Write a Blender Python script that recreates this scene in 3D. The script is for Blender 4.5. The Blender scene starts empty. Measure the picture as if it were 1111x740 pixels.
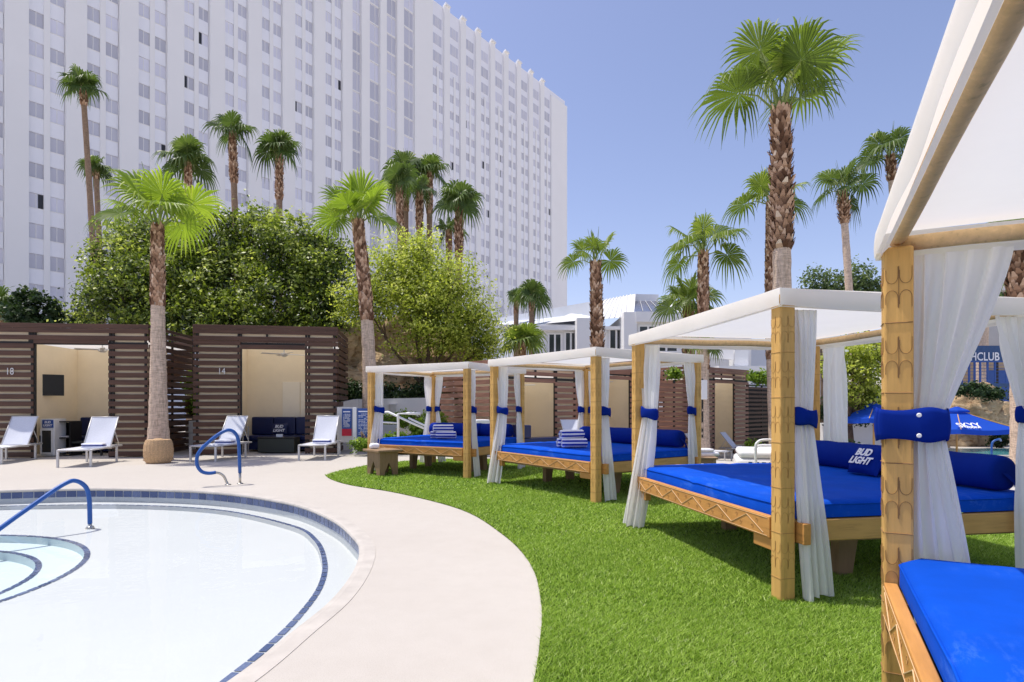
SKY_SAT=.97; SKY_HUE=.5; SKY_TINT=(1.38,1.19,1.25,1); SUN_E=4.35
import bpy, bmesh, math, random
import numpy as np
from mathutils import Vector, Matrix, Quaternion
R=math.radians; PI=math.pi
random.seed(7); rng=np.random.default_rng(7)
sc=bpy.context.scene; col=sc.collection
F=640.0; HC=1.45
def U(px,py,Y): return Vector(((px-555.5)/F*Y, Y, HC+(440-py)/F*Y))
def G(px,py,z=0.0):
    Y=(HC-z)*F/(py-440.0); return Vector(((px-555.5)/F*Y, Y, z))
# ---------------------------------------------------------------- materials
def srgb(r,g,b):
    f=lambda c:(c/255/12.92) if c/255<=.04045 else ((c/255+.055)/1.055)**2.4
    return (f(r),f(g),f(b),1)
class NT:
    def __init__(s,name):
        s.m=bpy.data.materials.new(name); s.m.use_nodes=True; s.t=s.m.node_tree; s.t.nodes.clear()
        s.out=s.n('ShaderNodeOutputMaterial')
    def n(s,ty,**k):
        o=s.t.nodes.new(ty)
        for a,v in k.items():
            if isinstance(v,(int,float,str,bool,tuple)) and hasattr(o,a) and not a.startswith('i_'): setattr(o,a,v)
        return o
    def l(s,a,b): s.t.links.new(a,b)
    def coord(s,scale=(1,1,1),kind='Object'):
        tc=s.n('ShaderNodeTexCoord'); mp=s.n('ShaderNodeMapping'); mp.inputs['Scale'].default_value=scale
        s.l(tc.outputs[kind],mp.inputs['Vector']); return mp.outputs['Vector']
    def noise(s,vec,scale,detail=4,rough=.6):
        o=s.n('ShaderNodeTexNoise'); o.inputs['Scale'].default_value=scale; o.inputs['Detail'].default_value=detail
        o.inputs['Roughness'].default_value=rough; s.l(vec,o.inputs['Vector']); return o.outputs['Fac']
    def ramp(s,fac,stops):
        o=s.n('ShaderNodeValToRGB'); e=o.color_ramp.elements
        while len(e)<len(stops): e.new(.5)
        for i,(p,c) in enumerate(stops): e[i].position=p; e[i].color=c
        s.l(fac,o.inputs['Fac']); return o.outputs['Color']
    def mix(s,a,b,fac,mode='MIX'):
        o=s.n('ShaderNodeMix'); o.data_type='RGBA'; o.blend_type=mode
        for sock,v in ((o.inputs[0],fac),(o.inputs[6],a),(o.inputs[7],b)):
            if hasattr(v,'links') or hasattr(v,'is_linked'): s.l(v,sock)
            else: sock.default_value=v
        return o.outputs[2]
    def bump(s,h,strength=.3,dist=.01):
        o=s.n('ShaderNodeBump'); o.inputs['Strength'].default_value=strength; o.inputs['Distance'].default_value=dist
        s.l(h,o.inputs['Height']); return o.outputs['Normal']
    def pr(s,color,rough=.6,normal=None,metal=0,spec=.5,sheen=0):
        o=s.n('ShaderNodeBsdfPrincipled')
        if hasattr(color,'is_linked'): s.l(color,o.inputs['Base Color'])
        else: o.inputs['Base Color'].default_value=color
        o.inputs['Roughness'].default_value=rough; o.inputs['Metallic'].default_value=metal
        o.inputs['Specular IOR Level'].default_value=spec
        if sheen: o.inputs['Sheen Weight'].default_value=sheen
        if normal: s.l(normal,o.inputs['Normal'])
        return o.outputs[0]
    def fin(s,sh,trans=None,tcol=None,normal=None):
        if trans:
            t=s.n('ShaderNodeBsdfTranslucent')
            if hasattr(tcol,'is_linked'): s.l(tcol,t.inputs[0])
            else: t.inputs[0].default_value=tcol
            m=s.n('ShaderNodeMixShader'); m.inputs[0].default_value=trans
            s.l(sh,m.inputs[1]); s.l(t.outputs[0],m.inputs[2]); sh=m.outputs[0]
        s.l(sh,s.out.inputs['Surface']); return s.m
def sc_(c,k): return (min(c[0]*k,1),min(c[1]*k,1),min(c[2]*k,1),1)
def plain(name,c,rough=.6,var=.15,scale=6,bump=.0,bscale=40,metal=0,spec=.4,stretch=(1,1,1),dist=.005):
    t=NT(name); v=t.coord(stretch); n=t.noise(v,scale,6)
    cc=t.ramp(n,[(.3,sc_(c,1-var)),(.7,sc_(c,1+var))])
    nb=None
    if bump: nb=t.bump(t.noise(v,bscale,5,.7),bump,dist)
    return t.fin(t.pr(cc,rough,nb,metal,spec))
def leafmat(name,stops,trans=.35,tk=1.3,rough=.45,spec=.35):
    t=NT(name); a=t.n('ShaderNodeAttribute'); a.attribute_name='rnd'
    c=t.ramp(a.outputs['Fac'],stops)
    t2=t.mix(c,(tk,tk*1.05,tk*.5,1),1.0,'MULTIPLY')
    return t.fin(t.pr(c,rough,None,0,spec),trans,t2)
def wood(name,c,axis_scale,k=1.0):
    t=NT(name); v=t.coord(axis_scale); n1=t.noise(v,3,8,.65); v2=t.coord((1,1,1)); n2=t.noise(v2,2.2,3)
    cc=t.ramp(n1,[(.28,sc_(c,.6)),(.42,sc_(c,.9)),(.6,c),(.78,sc_(c,1.25))])
    cc=t.mix(cc,(.75,.72,.68,1),t.ramp(n2,[(.35,(0,0,0,1)),(.8,(.75,.75,.75,1))]),'MULTIPLY')
    vor=t.noise(v,9,4)
    return t.fin(t.pr(cc,.55,t.bump(vor,.25,.004),0,.3))
M={}
WC=(.64,.37,.12,1)
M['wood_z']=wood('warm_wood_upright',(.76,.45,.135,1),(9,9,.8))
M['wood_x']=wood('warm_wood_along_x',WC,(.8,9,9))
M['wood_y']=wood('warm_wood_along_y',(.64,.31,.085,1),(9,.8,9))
M['beam_wood']=wood('pale_log_beam',(.78,.54,.27,1),(9,9,9))
M['grey_wood']=wood('weathered_wood',(.34,.22,.12,1),(7,7,1))
M['table_wood']=wood('table_wood',(.42,.28,.17,1),(1,8,8))
M['groove']=plain('carved_groove',(.42,.24,.08,1),.8)
M['groove_dark']=plain('deep_carved_groove',(.27,.15,.06,1),.8)
M['inlay']=plain('pale_carving',(.62,.42,.22,1),.6)
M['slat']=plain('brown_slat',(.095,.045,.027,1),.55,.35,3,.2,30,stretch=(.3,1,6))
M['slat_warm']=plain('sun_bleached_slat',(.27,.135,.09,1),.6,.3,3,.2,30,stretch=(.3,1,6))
M['dark']=plain('dark_frame',(.02,.018,.017,1),.6)
M['cream']=plain('cream_wall',(.88,.76,.56,1),.8,.04,2)
M['cream_lit']=plain('cream_lit_patch',(.92,.84,.68,1),.8,.04,2)
M['white']=plain('white_paint',(.8,.8,.79,1),.5,.04,3)
M['white_plaster']=plain('white_plaster',(.78,.77,.74,1),.8,.06,1.5,.15,60)
M['sling']=plain('pale_sling',(.66,.68,.74,1),.7,.05,30)
M['metal']=plain('brushed_metal',(.55,.52,.46,1),.3,.1,10,metal=.9)
M['frame_metal']=plain('silver_frame',(.62,.61,.6,1),.4,.05,10,metal=.3)
M['blue_rail']=plain('blue_grip',(.02,.10,.36,1),.4,.12,20,.1,80)
M['navy']=plain('navy_vinyl',(.006,.014,.075,1),.4,.2,5)
M['black']=plain('black_plastic',(.012,.012,.013,1),.35)
M['darkbox']=plain('dark_wicker',(.035,.04,.032,1),.6,.3,60)
M['logo']=plain('white_print',(.85,.85,.88,1),.6,.02)
M['red']=plain('red_print',(.55,.02,.05,1),.5)
M['signblue']=plain('blue_print',(.03,.09,.32,1),.5,.1)
def fabric_blue(name,c,fade=True):
    t=NT(name); v=t.coord(); n=t.noise(v,2.2,5,.6); f=t.noise(t.coord((1,1,1)),220,2)
    cc=t.ramp(n,[(.35,sc_(c,.85)),(.6,c),(.85,(c[0]*1.2,c[1]*1.25,c[2]*1.08,1))])
    if fade:
        p=t.noise(t.coord((5,1.6,5)),2.0,7,.75); q=t.noise(t.coord((1,1,1)),1.1,2)
        k=t.mix(t.ramp(p,[(.52,(0,0,0,1)),(.75,(.55,.55,.55,1))]),t.ramp(q,[(.45,(0,0,0,1)),(.65,(1,1,1,1))]),1.0,'MULTIPLY')
        cc=t.mix(cc,(.10,.24,.70,1),k)
    return t.fin(t.pr(cc,.85,t.bump(f,.25,.0015),0,.08))
M['blue']=fabric_blue('blue_canvas',(.002,.072,.52,1))
M['blue_band']=fabric_blue('blue_band_cloth',(.003,.022,.235,1),False)
def cloth(name,c,tr):
    t=NT(name); v=t.coord(); n=t.noise(v,3,4); cc=t.ramp(n,[(.3,sc_(c,.95)),(.7,c)])
    return t.fin(t.pr(cc,.85,t.bump(t.noise(v,14,4),.12,.01),0,.15),tr,c)
M['canopy']=cloth('white_canopy_cloth',(.95,.93,.88,1),.40)
M['curtain']=cloth('white_curtain_cloth',(.95,.94,.92,1),.45)
M['canvas_blue_thin']=cloth('umbrella_canvas',(.02,.10,.62,1),.35)
def stripe_mat():
    t=NT('striped_towel'); v=t.coord(); w=t.n('ShaderNodeTexWave'); w.wave_type='BANDS'; w.bands_direction='Z'
    w.inputs['Scale'].default_value=5.2; w.inputs['Distortion'].default_value=.3; t.l(v,w.inputs['Vector'])
    cc=t.ramp(w.outputs['Fac'],[(.48,(.01,.03,.35,1)),(.54,(.72,.72,.8,1))])
    return t.fin(t.pr(cc,.95,t.bump(t.noise(v,150,3),.5,.003),0,.1))
M['towel']=stripe_mat()
M['towel_white']=plain('white_towel',(.8,.8,.84,1),.95,.05,20,.4,120)
def deckmat():
    t=NT('pool_deck_concrete'); v=t.coord(); a=t.noise(v,.35,6,.6); b=t.noise(v,5,8,.7); c=t.noise(v,160,2,.5)
    cc=t.ramp(a,[(.3,(.505,.468,.418,1)),(.7,(.545,.512,.460,1))])
    cc=t.mix(cc,(.86,.85,.83,1),t.ramp(b,[(.30,(.32,.32,.32,1)),(.62,(0,0,0,1))]),'MULTIPLY')
    cc=t.mix(cc,(.8,.78,.75,1),t.ramp(c,[(.36,(.6,.6,.6,1)),(.5,(0,0,0,1))]),'MULTIPLY')
    return t.fin(t.pr(cc,.85,t.bump(c,.3,.003),0,.2))
M['deck']=deckmat()
M['coping']=plain('coping_stone',(.50,.465,.415,1),.8,.12,4,.3,90)
M['plaster']=plain('pool_plaster',(.545,.56,.56,1),.7,.02,.8)
M['plaster_deep']=plain('pool_plaster_deep',(.55,.64,.65,1),.7,.03,.8)  # cyan tint of the deeper water painted into the step plaster
M['ground']=plain('far_ground',(.62,.57,.50,1),.9,.1,.3)
def tilemat():
    t=NT('blue_pool_tile'); a=t.n('ShaderNodeAttribute'); a.attribute_name='rnd'
    c=t.ramp(a.outputs['Fac'],[(0,(.045,.075,.19,1)),(.5,(.085,.125,.26,1)),(1,(.16,.20,.34,1))])
    v=t.coord(); n=t.noise(v,60,4); c=t.mix(c,(.6,.65,.75,1),t.ramp(n,[(.4,(.8,.8,.8,1)),(.65,(0,0,0,1))]),'MULTIPLY')
    return t.fin(t.pr(c,.25,None,0,.5))
M['tile']=tilemat()
def watermat():
    t=NT('pool_water'); tr=t.n('ShaderNodeBsdfTransparent'); tr.inputs[0].default_value=(.97,.99,.99,1)
    g=t.n('ShaderNodeBsdfGlossy'); g.inputs['Roughness'].default_value=.02; g.inputs[0].default_value=(1,1,1,1)
    f=t.n('ShaderNodeFresnel'); f.inputs[0].default_value=1.33; hf=t.n('ShaderNodeMath'); hf.operation='MULTIPLY'; hf.inputs[1].default_value=.28; t.l(f.outputs[0],hf.inputs[0])
    v=t.coord((1,1,1)); b=t.bump(t.noise(v,2.2,3,.5),.12,.03); t.l(b,g.inputs['Normal']); t.l(b,f.inputs['Normal'])
    m=t.n('ShaderNodeMixShader'); t.l(hf.outputs[0],m.inputs[0]); t.l(tr.outputs[0],m.inputs[1]); t.l(g.outputs[0],m.inputs[2])
    return t.fin(m.outputs[0])
M['water']=watermat()
def turf():
    t=NT('turf_backing'); v=t.coord(); a=t.noise(v,90,4,.8); b=t.noise(v,1.2,5)
    c=t.ramp(a,[(.35,(.03,.06,.008,1)),(.65,(.12,.21,.025,1))])
    c=t.mix(c,(.7,.75,.6,1),t.ramp(b,[(.4,(.6,.6,.6,1)),(.6,(0,0,0,1))]),'MULTIPLY')
    return t.fin(t.pr(c,.9,t.bump(a,.8,.02),0,.1))
M['turf']=turf()
M['blade']=leafmat('turf_blade',[(0,(.05,.11,.012,1)),(.28,(.25,.41,.05,1)),(.68,(.50,.67,.13,1)),(1,(.74,.82,.40,1))],.3,1.1,.6,.15)
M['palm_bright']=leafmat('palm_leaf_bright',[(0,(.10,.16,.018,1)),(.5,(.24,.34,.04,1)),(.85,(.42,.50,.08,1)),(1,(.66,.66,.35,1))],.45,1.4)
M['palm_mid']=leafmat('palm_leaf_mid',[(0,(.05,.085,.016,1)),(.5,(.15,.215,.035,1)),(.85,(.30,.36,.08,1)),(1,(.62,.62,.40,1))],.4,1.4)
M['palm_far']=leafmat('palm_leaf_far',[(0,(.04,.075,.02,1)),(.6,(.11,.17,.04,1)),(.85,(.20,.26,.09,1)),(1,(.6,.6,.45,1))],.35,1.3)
M['leaf_dense']=leafmat('glossy_dense_leaf',[(0,(.014,.024,.004,1)),(.32,(.07,.11,.014,1)),(.65,(.26,.33,.045,1)),(1,(.56,.60,.20,1))],.4,1.4,.4,.45)
M['leaf_light']=leafmat('yellow_green_leaf',[(0,(.10,.13,.015,1)),(.35,(.33,.39,.06,1)),(.75,(.58,.62,.14,1)),(1,(.76,.75,.36,1))],.5,1.4)
M['leaf_olive']=leafmat('olive_leaf',[(0,(.05,.09,.035,1)),(.6,(.14,.20,.07,1)),(1,(.30,.36,.18,1))],.35,1.2)
M['leaf_dark']=leafmat('dark_shrub_leaf',[(0,(.012,.03,.01,1)),(.7,(.035,.07,.018,1)),(1,(.10,.15,.05,1))],.2,1.2)
M['leaf_lime']=leafmat('lime_shrub_leaf',[(0,(.07,.13,.01,1)),(.5,(.2,.32,.03,1)),(1,(.4,.5,.1,1))],.4,1.5)
M['petiole']=plain('palm_petiole',(.22,.28,.07,1),.5,.2,4)
def barkm(name,c,zs):
    t=NT(name); v=t.coord((1.2,1.2,zs)); n=t.noise(v,4,8,.75); v2=t.coord((8,8,1.5)); n2=t.noise(v2,3,6,.7)
    w=t.ramp(n,[(.32,sc_(c,.55)),(.55,c),(.75,sc_(c,1.35))]); w=t.mix(w,(.62,.6,.57,1),t.ramp(n2,[(.38,(.8,.8,.8,1)),(.56,(0,0,0,1))]),'MULTIPLY')
    h=t.mix(n,n2,.5)
    return t.fin(t.pr(w,.9,t.bump(h,.9,.04),0,.1))
M['trunk']=barkm('palm_trunk_grey',(.78,.60,.46,1),9)
M['trunk_brown']=barkm('palm_trunk_brown',(.36,.25,.17,1),7)
M['bark']=barkm('tree_bark',(.17,.12,.085,1),2)
t_=NT('palm_boot_fibre'); a_=t_.n('ShaderNodeAttribute'); a_.attribute_name='rnd'
M['boot']=t_.fin(t_.pr(t_.ramp(a_.outputs['Fac'],[(0,(.12,.06,.035,1)),(.5,(.45,.27,.17,1)),(.85,(.65,.45,.31,1)),(1,(.8,.65,.5,1))]),.9,None,0,.1))
def rockm():
    t=NT('sandstone_rock'); v=t.coord(); n=t.noise(v,.9,8,.65); n2=t.noise(t.coord((1,1,3)),2.5,8,.7)
    c=t.ramp(n,[(.3,(.28,.18,.10,1)),(.5,(.52,.38,.23,1)),(.72,(.70,.57,.39,1))])
    c=t.mix(c,(.45,.36,.28,1),t.ramp(n2,[(.35,(.9,.9,.9,1)),(.5,(0,0,0,1))]),'MULTIPLY')
    return t.fin(t.pr(c,.95,t.bump(n2,1.0,.15),0,.1))
M['rock']=rockm()
M['tower_pier']=plain('tower_cream_pier',(.84,.83,.81,1),.85,.02,.15)
M['tower_wall']=plain('tower_white_wall',(.84,.84,.87,1),.85,.02,.1)  # faint lavender shade tone put into wall and spandrel colours
M['tower_panel']=plain('tower_spandrel',(.85,.855,.885,1),.8,.02,.2)
def glassm(name,c,rough=.15):
    t=NT(name); a=t.n('ShaderNodeAttribute'); a.attribute_name='rnd'
    cc=t.ramp(a.outputs['Fac'],[(0,sc_(c,.8)),(.6,c),(1,sc_(c,1.2))]); return t.fin(t.pr(cc,rough,None,0,.5))
M['tower_glass']=glassm('tower_window_glass',(.63,.63,.70,1),.45)
M['strip_glass']=glassm('tower_strip_glass',(.60,.60,.67,1),.45)
M['dark_glass']=glassm('dark_window_glass',(.035,.04,.045,1),.08)
M['open_dark']=plain('open_window_dark',(.03,.03,.035,1),.4)
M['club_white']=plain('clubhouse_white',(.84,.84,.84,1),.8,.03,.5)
M['club_blue']=plain('clubhouse_shaded_stucco',(.64,.68,.76,1),.8,.04,.5)  # blue-grey shade put into the white stucco's base colour
M['club_roof']=plain('pale_metal_roof',(.66,.66,.64,1),.6,.05,.8)
M['solar']=plain('roof_glazing',(.09,.09,.12,1),.2,.2,2)
M['wicker']=plain('wicker',(.66,.43,.23,1),.8,.35,35,1.0,70,stretch=(1,1,2.4),dist=.02)
M['navy_sign']=plain('navy_sign',(.03,.08,.20,1),.5)
M['grey_wall']=plain('grey_stucco',(.46,.47,.48,1),.85,.08,1)
M['tan_wall']=plain('tan_stucco',(.45,.33,.2,1),.85,.08,1)
# ---------------------------------------------------------------- mesh builder
class MB:
    def __init__(s): s.v=[]; s.f=[]; s.r=None
    def add(s,vs,fs):
        b=len(s.v); s.v+= [tuple(v) for v in vs]; s.f+=[tuple(b+i for i in f) for f in fs]; return s
    def box(s,x0,x1,y0,y1,z0,z1,mt=None):
        vs=[Vector(p) for p in((x0,y0,z0),(x1,y0,z0),(x1,y1,z0),(x0,y1,z0),(x0,y0,z1),(x1,y0,z1),(x1,y1,z1),(x0,y1,z1))]
        if mt is not None: vs=[mt@v for v in vs]
        return s.add(vs,[(0,3,2,1),(4,5,6,7),(0,1,5,4),(1,2,6,5),(2,3,7,6),(3,0,4,7)])
    def prism(s,pts,d):   # polygon pts (3d) extruded by vector d
        n=len(pts); d=Vector(d); vs=[Vector(p) for p in pts]; vs+= [v+d for v in vs]
        return s.add(vs,[tuple(range(n))[::-1],tuple(range(n,2*n))]+[(i,(i+1)%n,n+(i+1)%n,n+i) for i in range(n)])
    def tube(s,pts,rad,n=8,cap=True,closed=False):
        pts=[Vector(p) for p in pts]; N=len(pts)
        if not hasattr(rad,'__len__'): rad=[rad]*N
        up=Vector((0,0,1)); rings=[]; prev=None
        for i,p in enumerate(pts):
            a=pts[(i-1)%N] if (i>0 or closed) else p; b=pts[(i+1)%N] if (i<N-1 or closed) else p
            t=(b-a).normalized()
            if prev is None:
                u=t.orthogonal().normalized() if abs(t.z)>.95 else t.cross(up).normalized()
            else: u=(prev-t*prev.dot(t)).normalized()
            prev=u; w=t.cross(u)
            rings.append([p+(u*math.cos(2*PI*k/n)+w*math.sin(2*PI*k/n))*rad[i] for k in range(n)])
        vs=[v for r in rings for v in r]; fs=[]
        for i in range(N if closed else N-1):
            j=(i+1)%N
            for k in range(n):
                k2=(k+1)%n; fs.append((i*n+k,i*n+k2,j*n+k2,j*n+k))
        if cap and not closed: fs+=[tuple(range(n))[::-1],tuple((N-1)*n+k for k in range(n))]
        return s.add(vs,fs)
    def grid(s,fn,nu,nv):
        vs=[fn(i/nu,j/nv) for j in range(nv+1) for i in range(nu+1)]
        fs=[(j*(nu+1)+i,j*(nu+1)+i+1,(j+1)*(nu+1)+i+1,(j+1)*(nu+1)+i) for j in range(nv) for i in range(nu)]
        return s.add(vs,fs)
    def lathe(s,prof,n=24,c=(0,0)):
        vs=[(c[0]+r*math.cos(2*PI*k/n),c[1]+r*math.sin(2*PI*k/n),z) for r,z in prof for k in range(n)]
        fs=[(i*n+k,i*n+(k+1)%n,(i+1)*n+(k+1)%n,(i+1)*n+k) for i in range(len(prof)-1) for k in range(n)]
        fs+=[tuple(range(n))[::-1],tuple((len(prof)-1)*n+k for k in range(n))]
        return s.add(vs,fs)
    def build(s,name,mat,parent=None,smooth=False,bevel=0,rnd=False,seg=2,wn=False):
        me=bpy.data.meshes.new(name); me.from_pydata(s.v,[],s.f); me.materials.append(M[mat] if isinstance(mat,str) else mat)
        if s.r is not None or rnd:
            at=me.attributes.new('rnd','FLOAT','FACE'); n=len(s.f)
            vals=np.array(s.r if s.r is not None else rng.random(n),dtype=np.float32); at.data.foreach_set('value',vals)
        if smooth: me.polygons.foreach_set('use_smooth',[True]*len(me.polygons))
        me.update()
        o=bpy.data.objects.new(name,me); col.objects.link(o)
        if parent: o.parent=parent
        if bevel:
            b=o.modifiers.new('bevel','BEVEL'); b.width=bevel; b.segments=seg; b.limit_method='ANGLE'; b.angle_limit=R(40)
        return o
def np_mesh(name,V,nv,mat,parent=None,rnd=None):
    """V: (n,nv,3) separate polygons"""
    n=V.shape[0]; me=bpy.data.meshes.new(name); me.vertices.add(n*nv); me.vertices.foreach_set('co',V.reshape(-1).astype(np.float32))
    me.loops.add(n*nv); me.loops.foreach_set('vertex_index',np.arange(n*nv,dtype=np.int32))
    me.polygons.add(n); me.polygons.foreach_set('loop_start',(np.arange(n)*nv).astype(np.int32))
    me.materials.append(M[mat]); at=me.attributes.new('rnd','FLOAT','FACE')
    at.data.foreach_set('value',(rng.random(n) if rnd is None else rnd).astype(np.float32)); me.update(calc_edges=True); me.validate()
    o=bpy.data.objects.new(name,me); col.objects.link(o)
    if parent: o.parent=parent
    return o
def tag(o,label=None,cat=None,group=None,kind=None):
    if label: o['label']=label
    if cat: o['category']=cat
    if group: o['group']=group
    if kind: o['kind']=kind
    return o
def thing(name,label,cat,loc=(0,0,0),rz=0,group=None):
    o=bpy.data.objects.new(name,None); col.objects.link(o); o.location=loc; o.rotation_euler=(0,0,rz); o.empty_display_size=.2
    return tag(o,label,cat,group)
def copy_tree(o,parent=None):
    c=o.copy(); col.objects.link(c)
    if parent: c.parent=parent
    for ch in [x for x in bpy.data.objects if x.parent==o]: copy_tree(ch,c)
    return c
def text(s,size,mat,parent,mt,name='lettering',shear=0,ext=.002,align='CENTER',bold=.0,sx=1):
    cu=bpy.data.curves.new('t','FONT'); cu.body=s; cu.size=size; cu.align_x=align; cu.align_y='CENTER'; cu.shear=shear; cu.extrude=ext; cu.offset=bold
    cu.resolution_u=3
    o=bpy.data.objects.new('t',cu); col.objects.link(o); dg=bpy.context.evaluated_depsgraph_get(); dg.update()
    me=bpy.data.meshes.new_from_object(o.evaluated_get(dg)); bpy.data.objects.remove(o)
    me.transform(mt@Matrix.Diagonal((sx,1,1,1))); me.materials.clear(); me.materials.append(M[mat])
    r=bpy.data.objects.new(name,me); col.objects.link(r)
    if parent: r.parent=parent
    return r
def frame_mt(origin,x,y):
    x=Vector(x).normalized(); z=x.cross(Vector(y)).normalized(); y=z.cross(x)
    m=Matrix((x,y,z)).transposed().to_4x4(); m.translation=Vector(origin); return m
def catmull(pts,n=10,closed=True):
    out=[]; N=len(pts); P=[Vector(p) for p in pts]
    for i in range(N if closed else N-1):
        if closed: a,b,c,d=P[i-1],P[i],P[(i+1)%N],P[(i+2)%N]
        else: a,b,c,d=P[max(i-1,0)],P[i],P[i+1],P[min(i+2,N-1)]
        for k in range(n):
            t=k/n; out.append(.5*((2*b)+(c-a)*t+(2*a-5*b+4*c-d)*t*t+(-a+3*b-3*c+d)*t**3))
    if not closed: out.append(P[-1])
    return out
def fill(name,loops,z,mat,parent=None):
    bm=bmesh.new()
    for lp in loops:
        vs=[bm.verts.new((p[0],p[1],z)) for p in lp]
        for i in range(len(vs)): bm.edges.new((vs[i],vs[(i+1)%len(vs)]))
    bmesh.ops.triangle_fill(bm,use_beauty=True,use_dissolve=False,edges=bm.edges[:])
    for f in bm.faces:
        f.normal_update()
        if f.normal.z<0: f.normal_flip()
    me=bpy.data.meshes.new(name); bm.to_mesh(me); bm.free(); me.materials.append(M[mat])
    o=bpy.data.objects.new(name,me); col.objects.link(o)
    if parent: o.parent=parent
    return o
# ---------------------------------------------------------------- camera, light, sky
cam=bpy.data.cameras.new('camera'); co=bpy.data.objects.new('camera',cam); col.objects.link(co); sc.camera=co
cam.sensor_width=36; cam.lens=F/1111*36; cam.shift_y=70/1111; cam.clip_start=.02; cam.clip_end=2000
co.location=(0,0,HC); co.rotation_euler=(R(90),0,0)
SUN=Vector((.36,-.09,-1)).normalized()
w=bpy.data.worlds.new('World'); sc.world=w; w.use_nodes=True; nt=w.node_tree; nt.nodes.clear()
sky=nt.nodes.new('ShaderNodeTexSky'); sky.sky_type='NISHITA'; sky.sun_disc=False
sky.sun_elevation=math.asin(-SUN.z); sky.sun_rotation=math.atan2(-SUN.x,-SUN.y); sky.air_density=1.0; sky.dust_density=1.2; sky.ozone_density=2.5
hs=nt.nodes.new('ShaderNodeHueSaturation'); hs.inputs['Saturation'].default_value=SKY_SAT; hs.inputs['Hue'].default_value=SKY_HUE
mx=nt.nodes.new('ShaderNodeMix'); mx.data_type='RGBA'; mx.blend_type='MULTIPLY'; mx.inputs[0].default_value=1; mx.inputs[7].default_value=SKY_TINT
bg=nt.nodes.new('ShaderNodeBackground'); bg.inputs['Strength'].default_value=.15
wo=nt.nodes.new('ShaderNodeOutputWorld')
nt.links.new(sky.outputs[0],hs.inputs['Color']); nt.links.new(hs.outputs[0],mx.inputs[6]); nt.links.new(mx.outputs[2],bg.inputs['Color']); nt.links.new(bg.outputs[0],wo.inputs['Surface'])
sl=bpy.data.lights.new('sun','SUN'); sl.energy=SUN_E; sl.angle=R(.5); sl.color=(1,.95,.87)
so=bpy.data.objects.new('sun',sl); col.objects.link(so); so.rotation_euler=SUN.to_track_quat('-Z','Y').to_euler()
sc.view_settings.view_transform='Standard'; sc.view_settings.look='None'; sc.view_settings.exposure=0
sc.cycles.max_bounces=10; sc.cycles.transparent_max_bounces=24; sc.cycles.diffuse_bounces=5
# ---------------------------------------------------------------- pool and ground
edge_pts=[(-8.76,10.1),(-7.2,10.35),(-5.12,9.98),(-3.42,8.92),(-2.36,7.67),(-1.73,6.53),(-1.5,5.9),(-1.37,5.16),(-1.33,4.42),(-1.39,3.8),(-1.5,3.0),(-1.85,1.9),(-2.6,.9),(-4.4,0),(-7,-.5),(-10,.3),(-12.4,2.6),(-13.2,5.6),(-12.2,8.4),(-10.6,9.6)]
edge=catmull([(x,y,0) for x,y in edge_pts],8)
trim_pts=[(-8.6,9.85),(-6.6,9.98),(-4.75,9.5),(-3.15,8.3),(-2.5,7.4),(-2.05,6.35),(-1.82,5.5),(-1.74,4.75),(-1.74,4.15),(-1.78,3.7),(-1.9,2.9),(-2.3,1.9),(-3.1,1.1),(-4.8,.4),(-7,.1),(-9.8,.8),(-12,2.9),(-12.75,5.6),(-11.8,8.1),(-10.3,9.3)]
trim=catmull([(x,y,0) for x,y in trim_pts],8)
def offset(lp,d):
    n=len(lp); out=[]
    for i in range(n):
        t=(lp[(i+1)%n]-lp[i-1]).normalized(); out.append(lp[i]+Vector((-t.y,t.x,0))*d)
    return out
WL=-.128; ZB=-.24; ZF=-.30
cop_o=offset(edge,.13)
# orientation: points run clockwise, so the left normal points outwards
deck_main=[(-60,-14),(10.5,-14),(10.5,9),(8.6,12),(6.6,14.6),(4.2,16.6),(1,18),(-3,19.5),(-4.5,24),(-6,60),(-60,60)]
tag(fill('pool_deck',[deck_main,[(p.x,p.y) for p in cop_o]],0,'deck'),kind='structure')
lower=[(10.5,-14),(60,-14),(60,70),(-6,70),(-6,60),(-4.5,24),(-3,19.5),(1,18),(4.2,16.6),(6.6,14.6),(8.6,12),(10.5,9)]
tag(fill('lower_deck',[lower],-.8,'deck'),kind='structure')
m=MB(); line=deck_main[1:9]
for a,b in zip(line,line[1:]): m.add([(a[0],a[1],-.8),(b[0],b[1],-.8),(b[0],b[1],-.003),(a[0],a[1],-.003)],[(0,1,2,3)])
tag(m.build('deck_drop','white_plaster'),kind='structure')
m=MB(); m.add([(-900,-900,-1.3),(900,-900,-1.3),(900,1500,-1.3),(-900,1500,-1.3)],[(0,1,2,3)]); tag(m.build('ground','ground'),kind='structure')
# coping: rounded stone rim
n=len(edge); prof=[(.13,-.02),(.13,.004),(.02,.004),(-.022,-.002),(-.03,-.02),(-.022,-.038),(0,-.04)]
m=MB(); vs=[]
offs=[offset(edge,d) for d,_ in prof]
for i in range(n):
    for k,(d,z) in enumerate(prof): vs.append((offs[k][i].x,offs[k][i].y,z))
K=len(prof); m.add(vs,[(i*K+k,i*K+k+1,((i+1)%n)*K+k+1,((i+1)%n)*K+k) for i in range(n) for k in range(K-1)])
pool=thing('swimming_pool','round ended shallow swimming pool with blue waterline tiles and white plaster floor','swimming pool',(0,0,0))
m.build('coping','coping',pool,smooth=False)
def wall(lp,z0,z1,name,mat,flip=False):
    mm=MB(); k=len(lp)
    mm.add([(p.x,p.y,z) for p in lp for z in (z0,z1)],[(2*i,2*((i+1)%k),2*((i+1)%k)+1,2*i+1) for i in range(k)])
    return mm.build(name,mat,pool,smooth=True)
wall(edge,ZB,-.04,'pool_wall','plaster')
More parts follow.
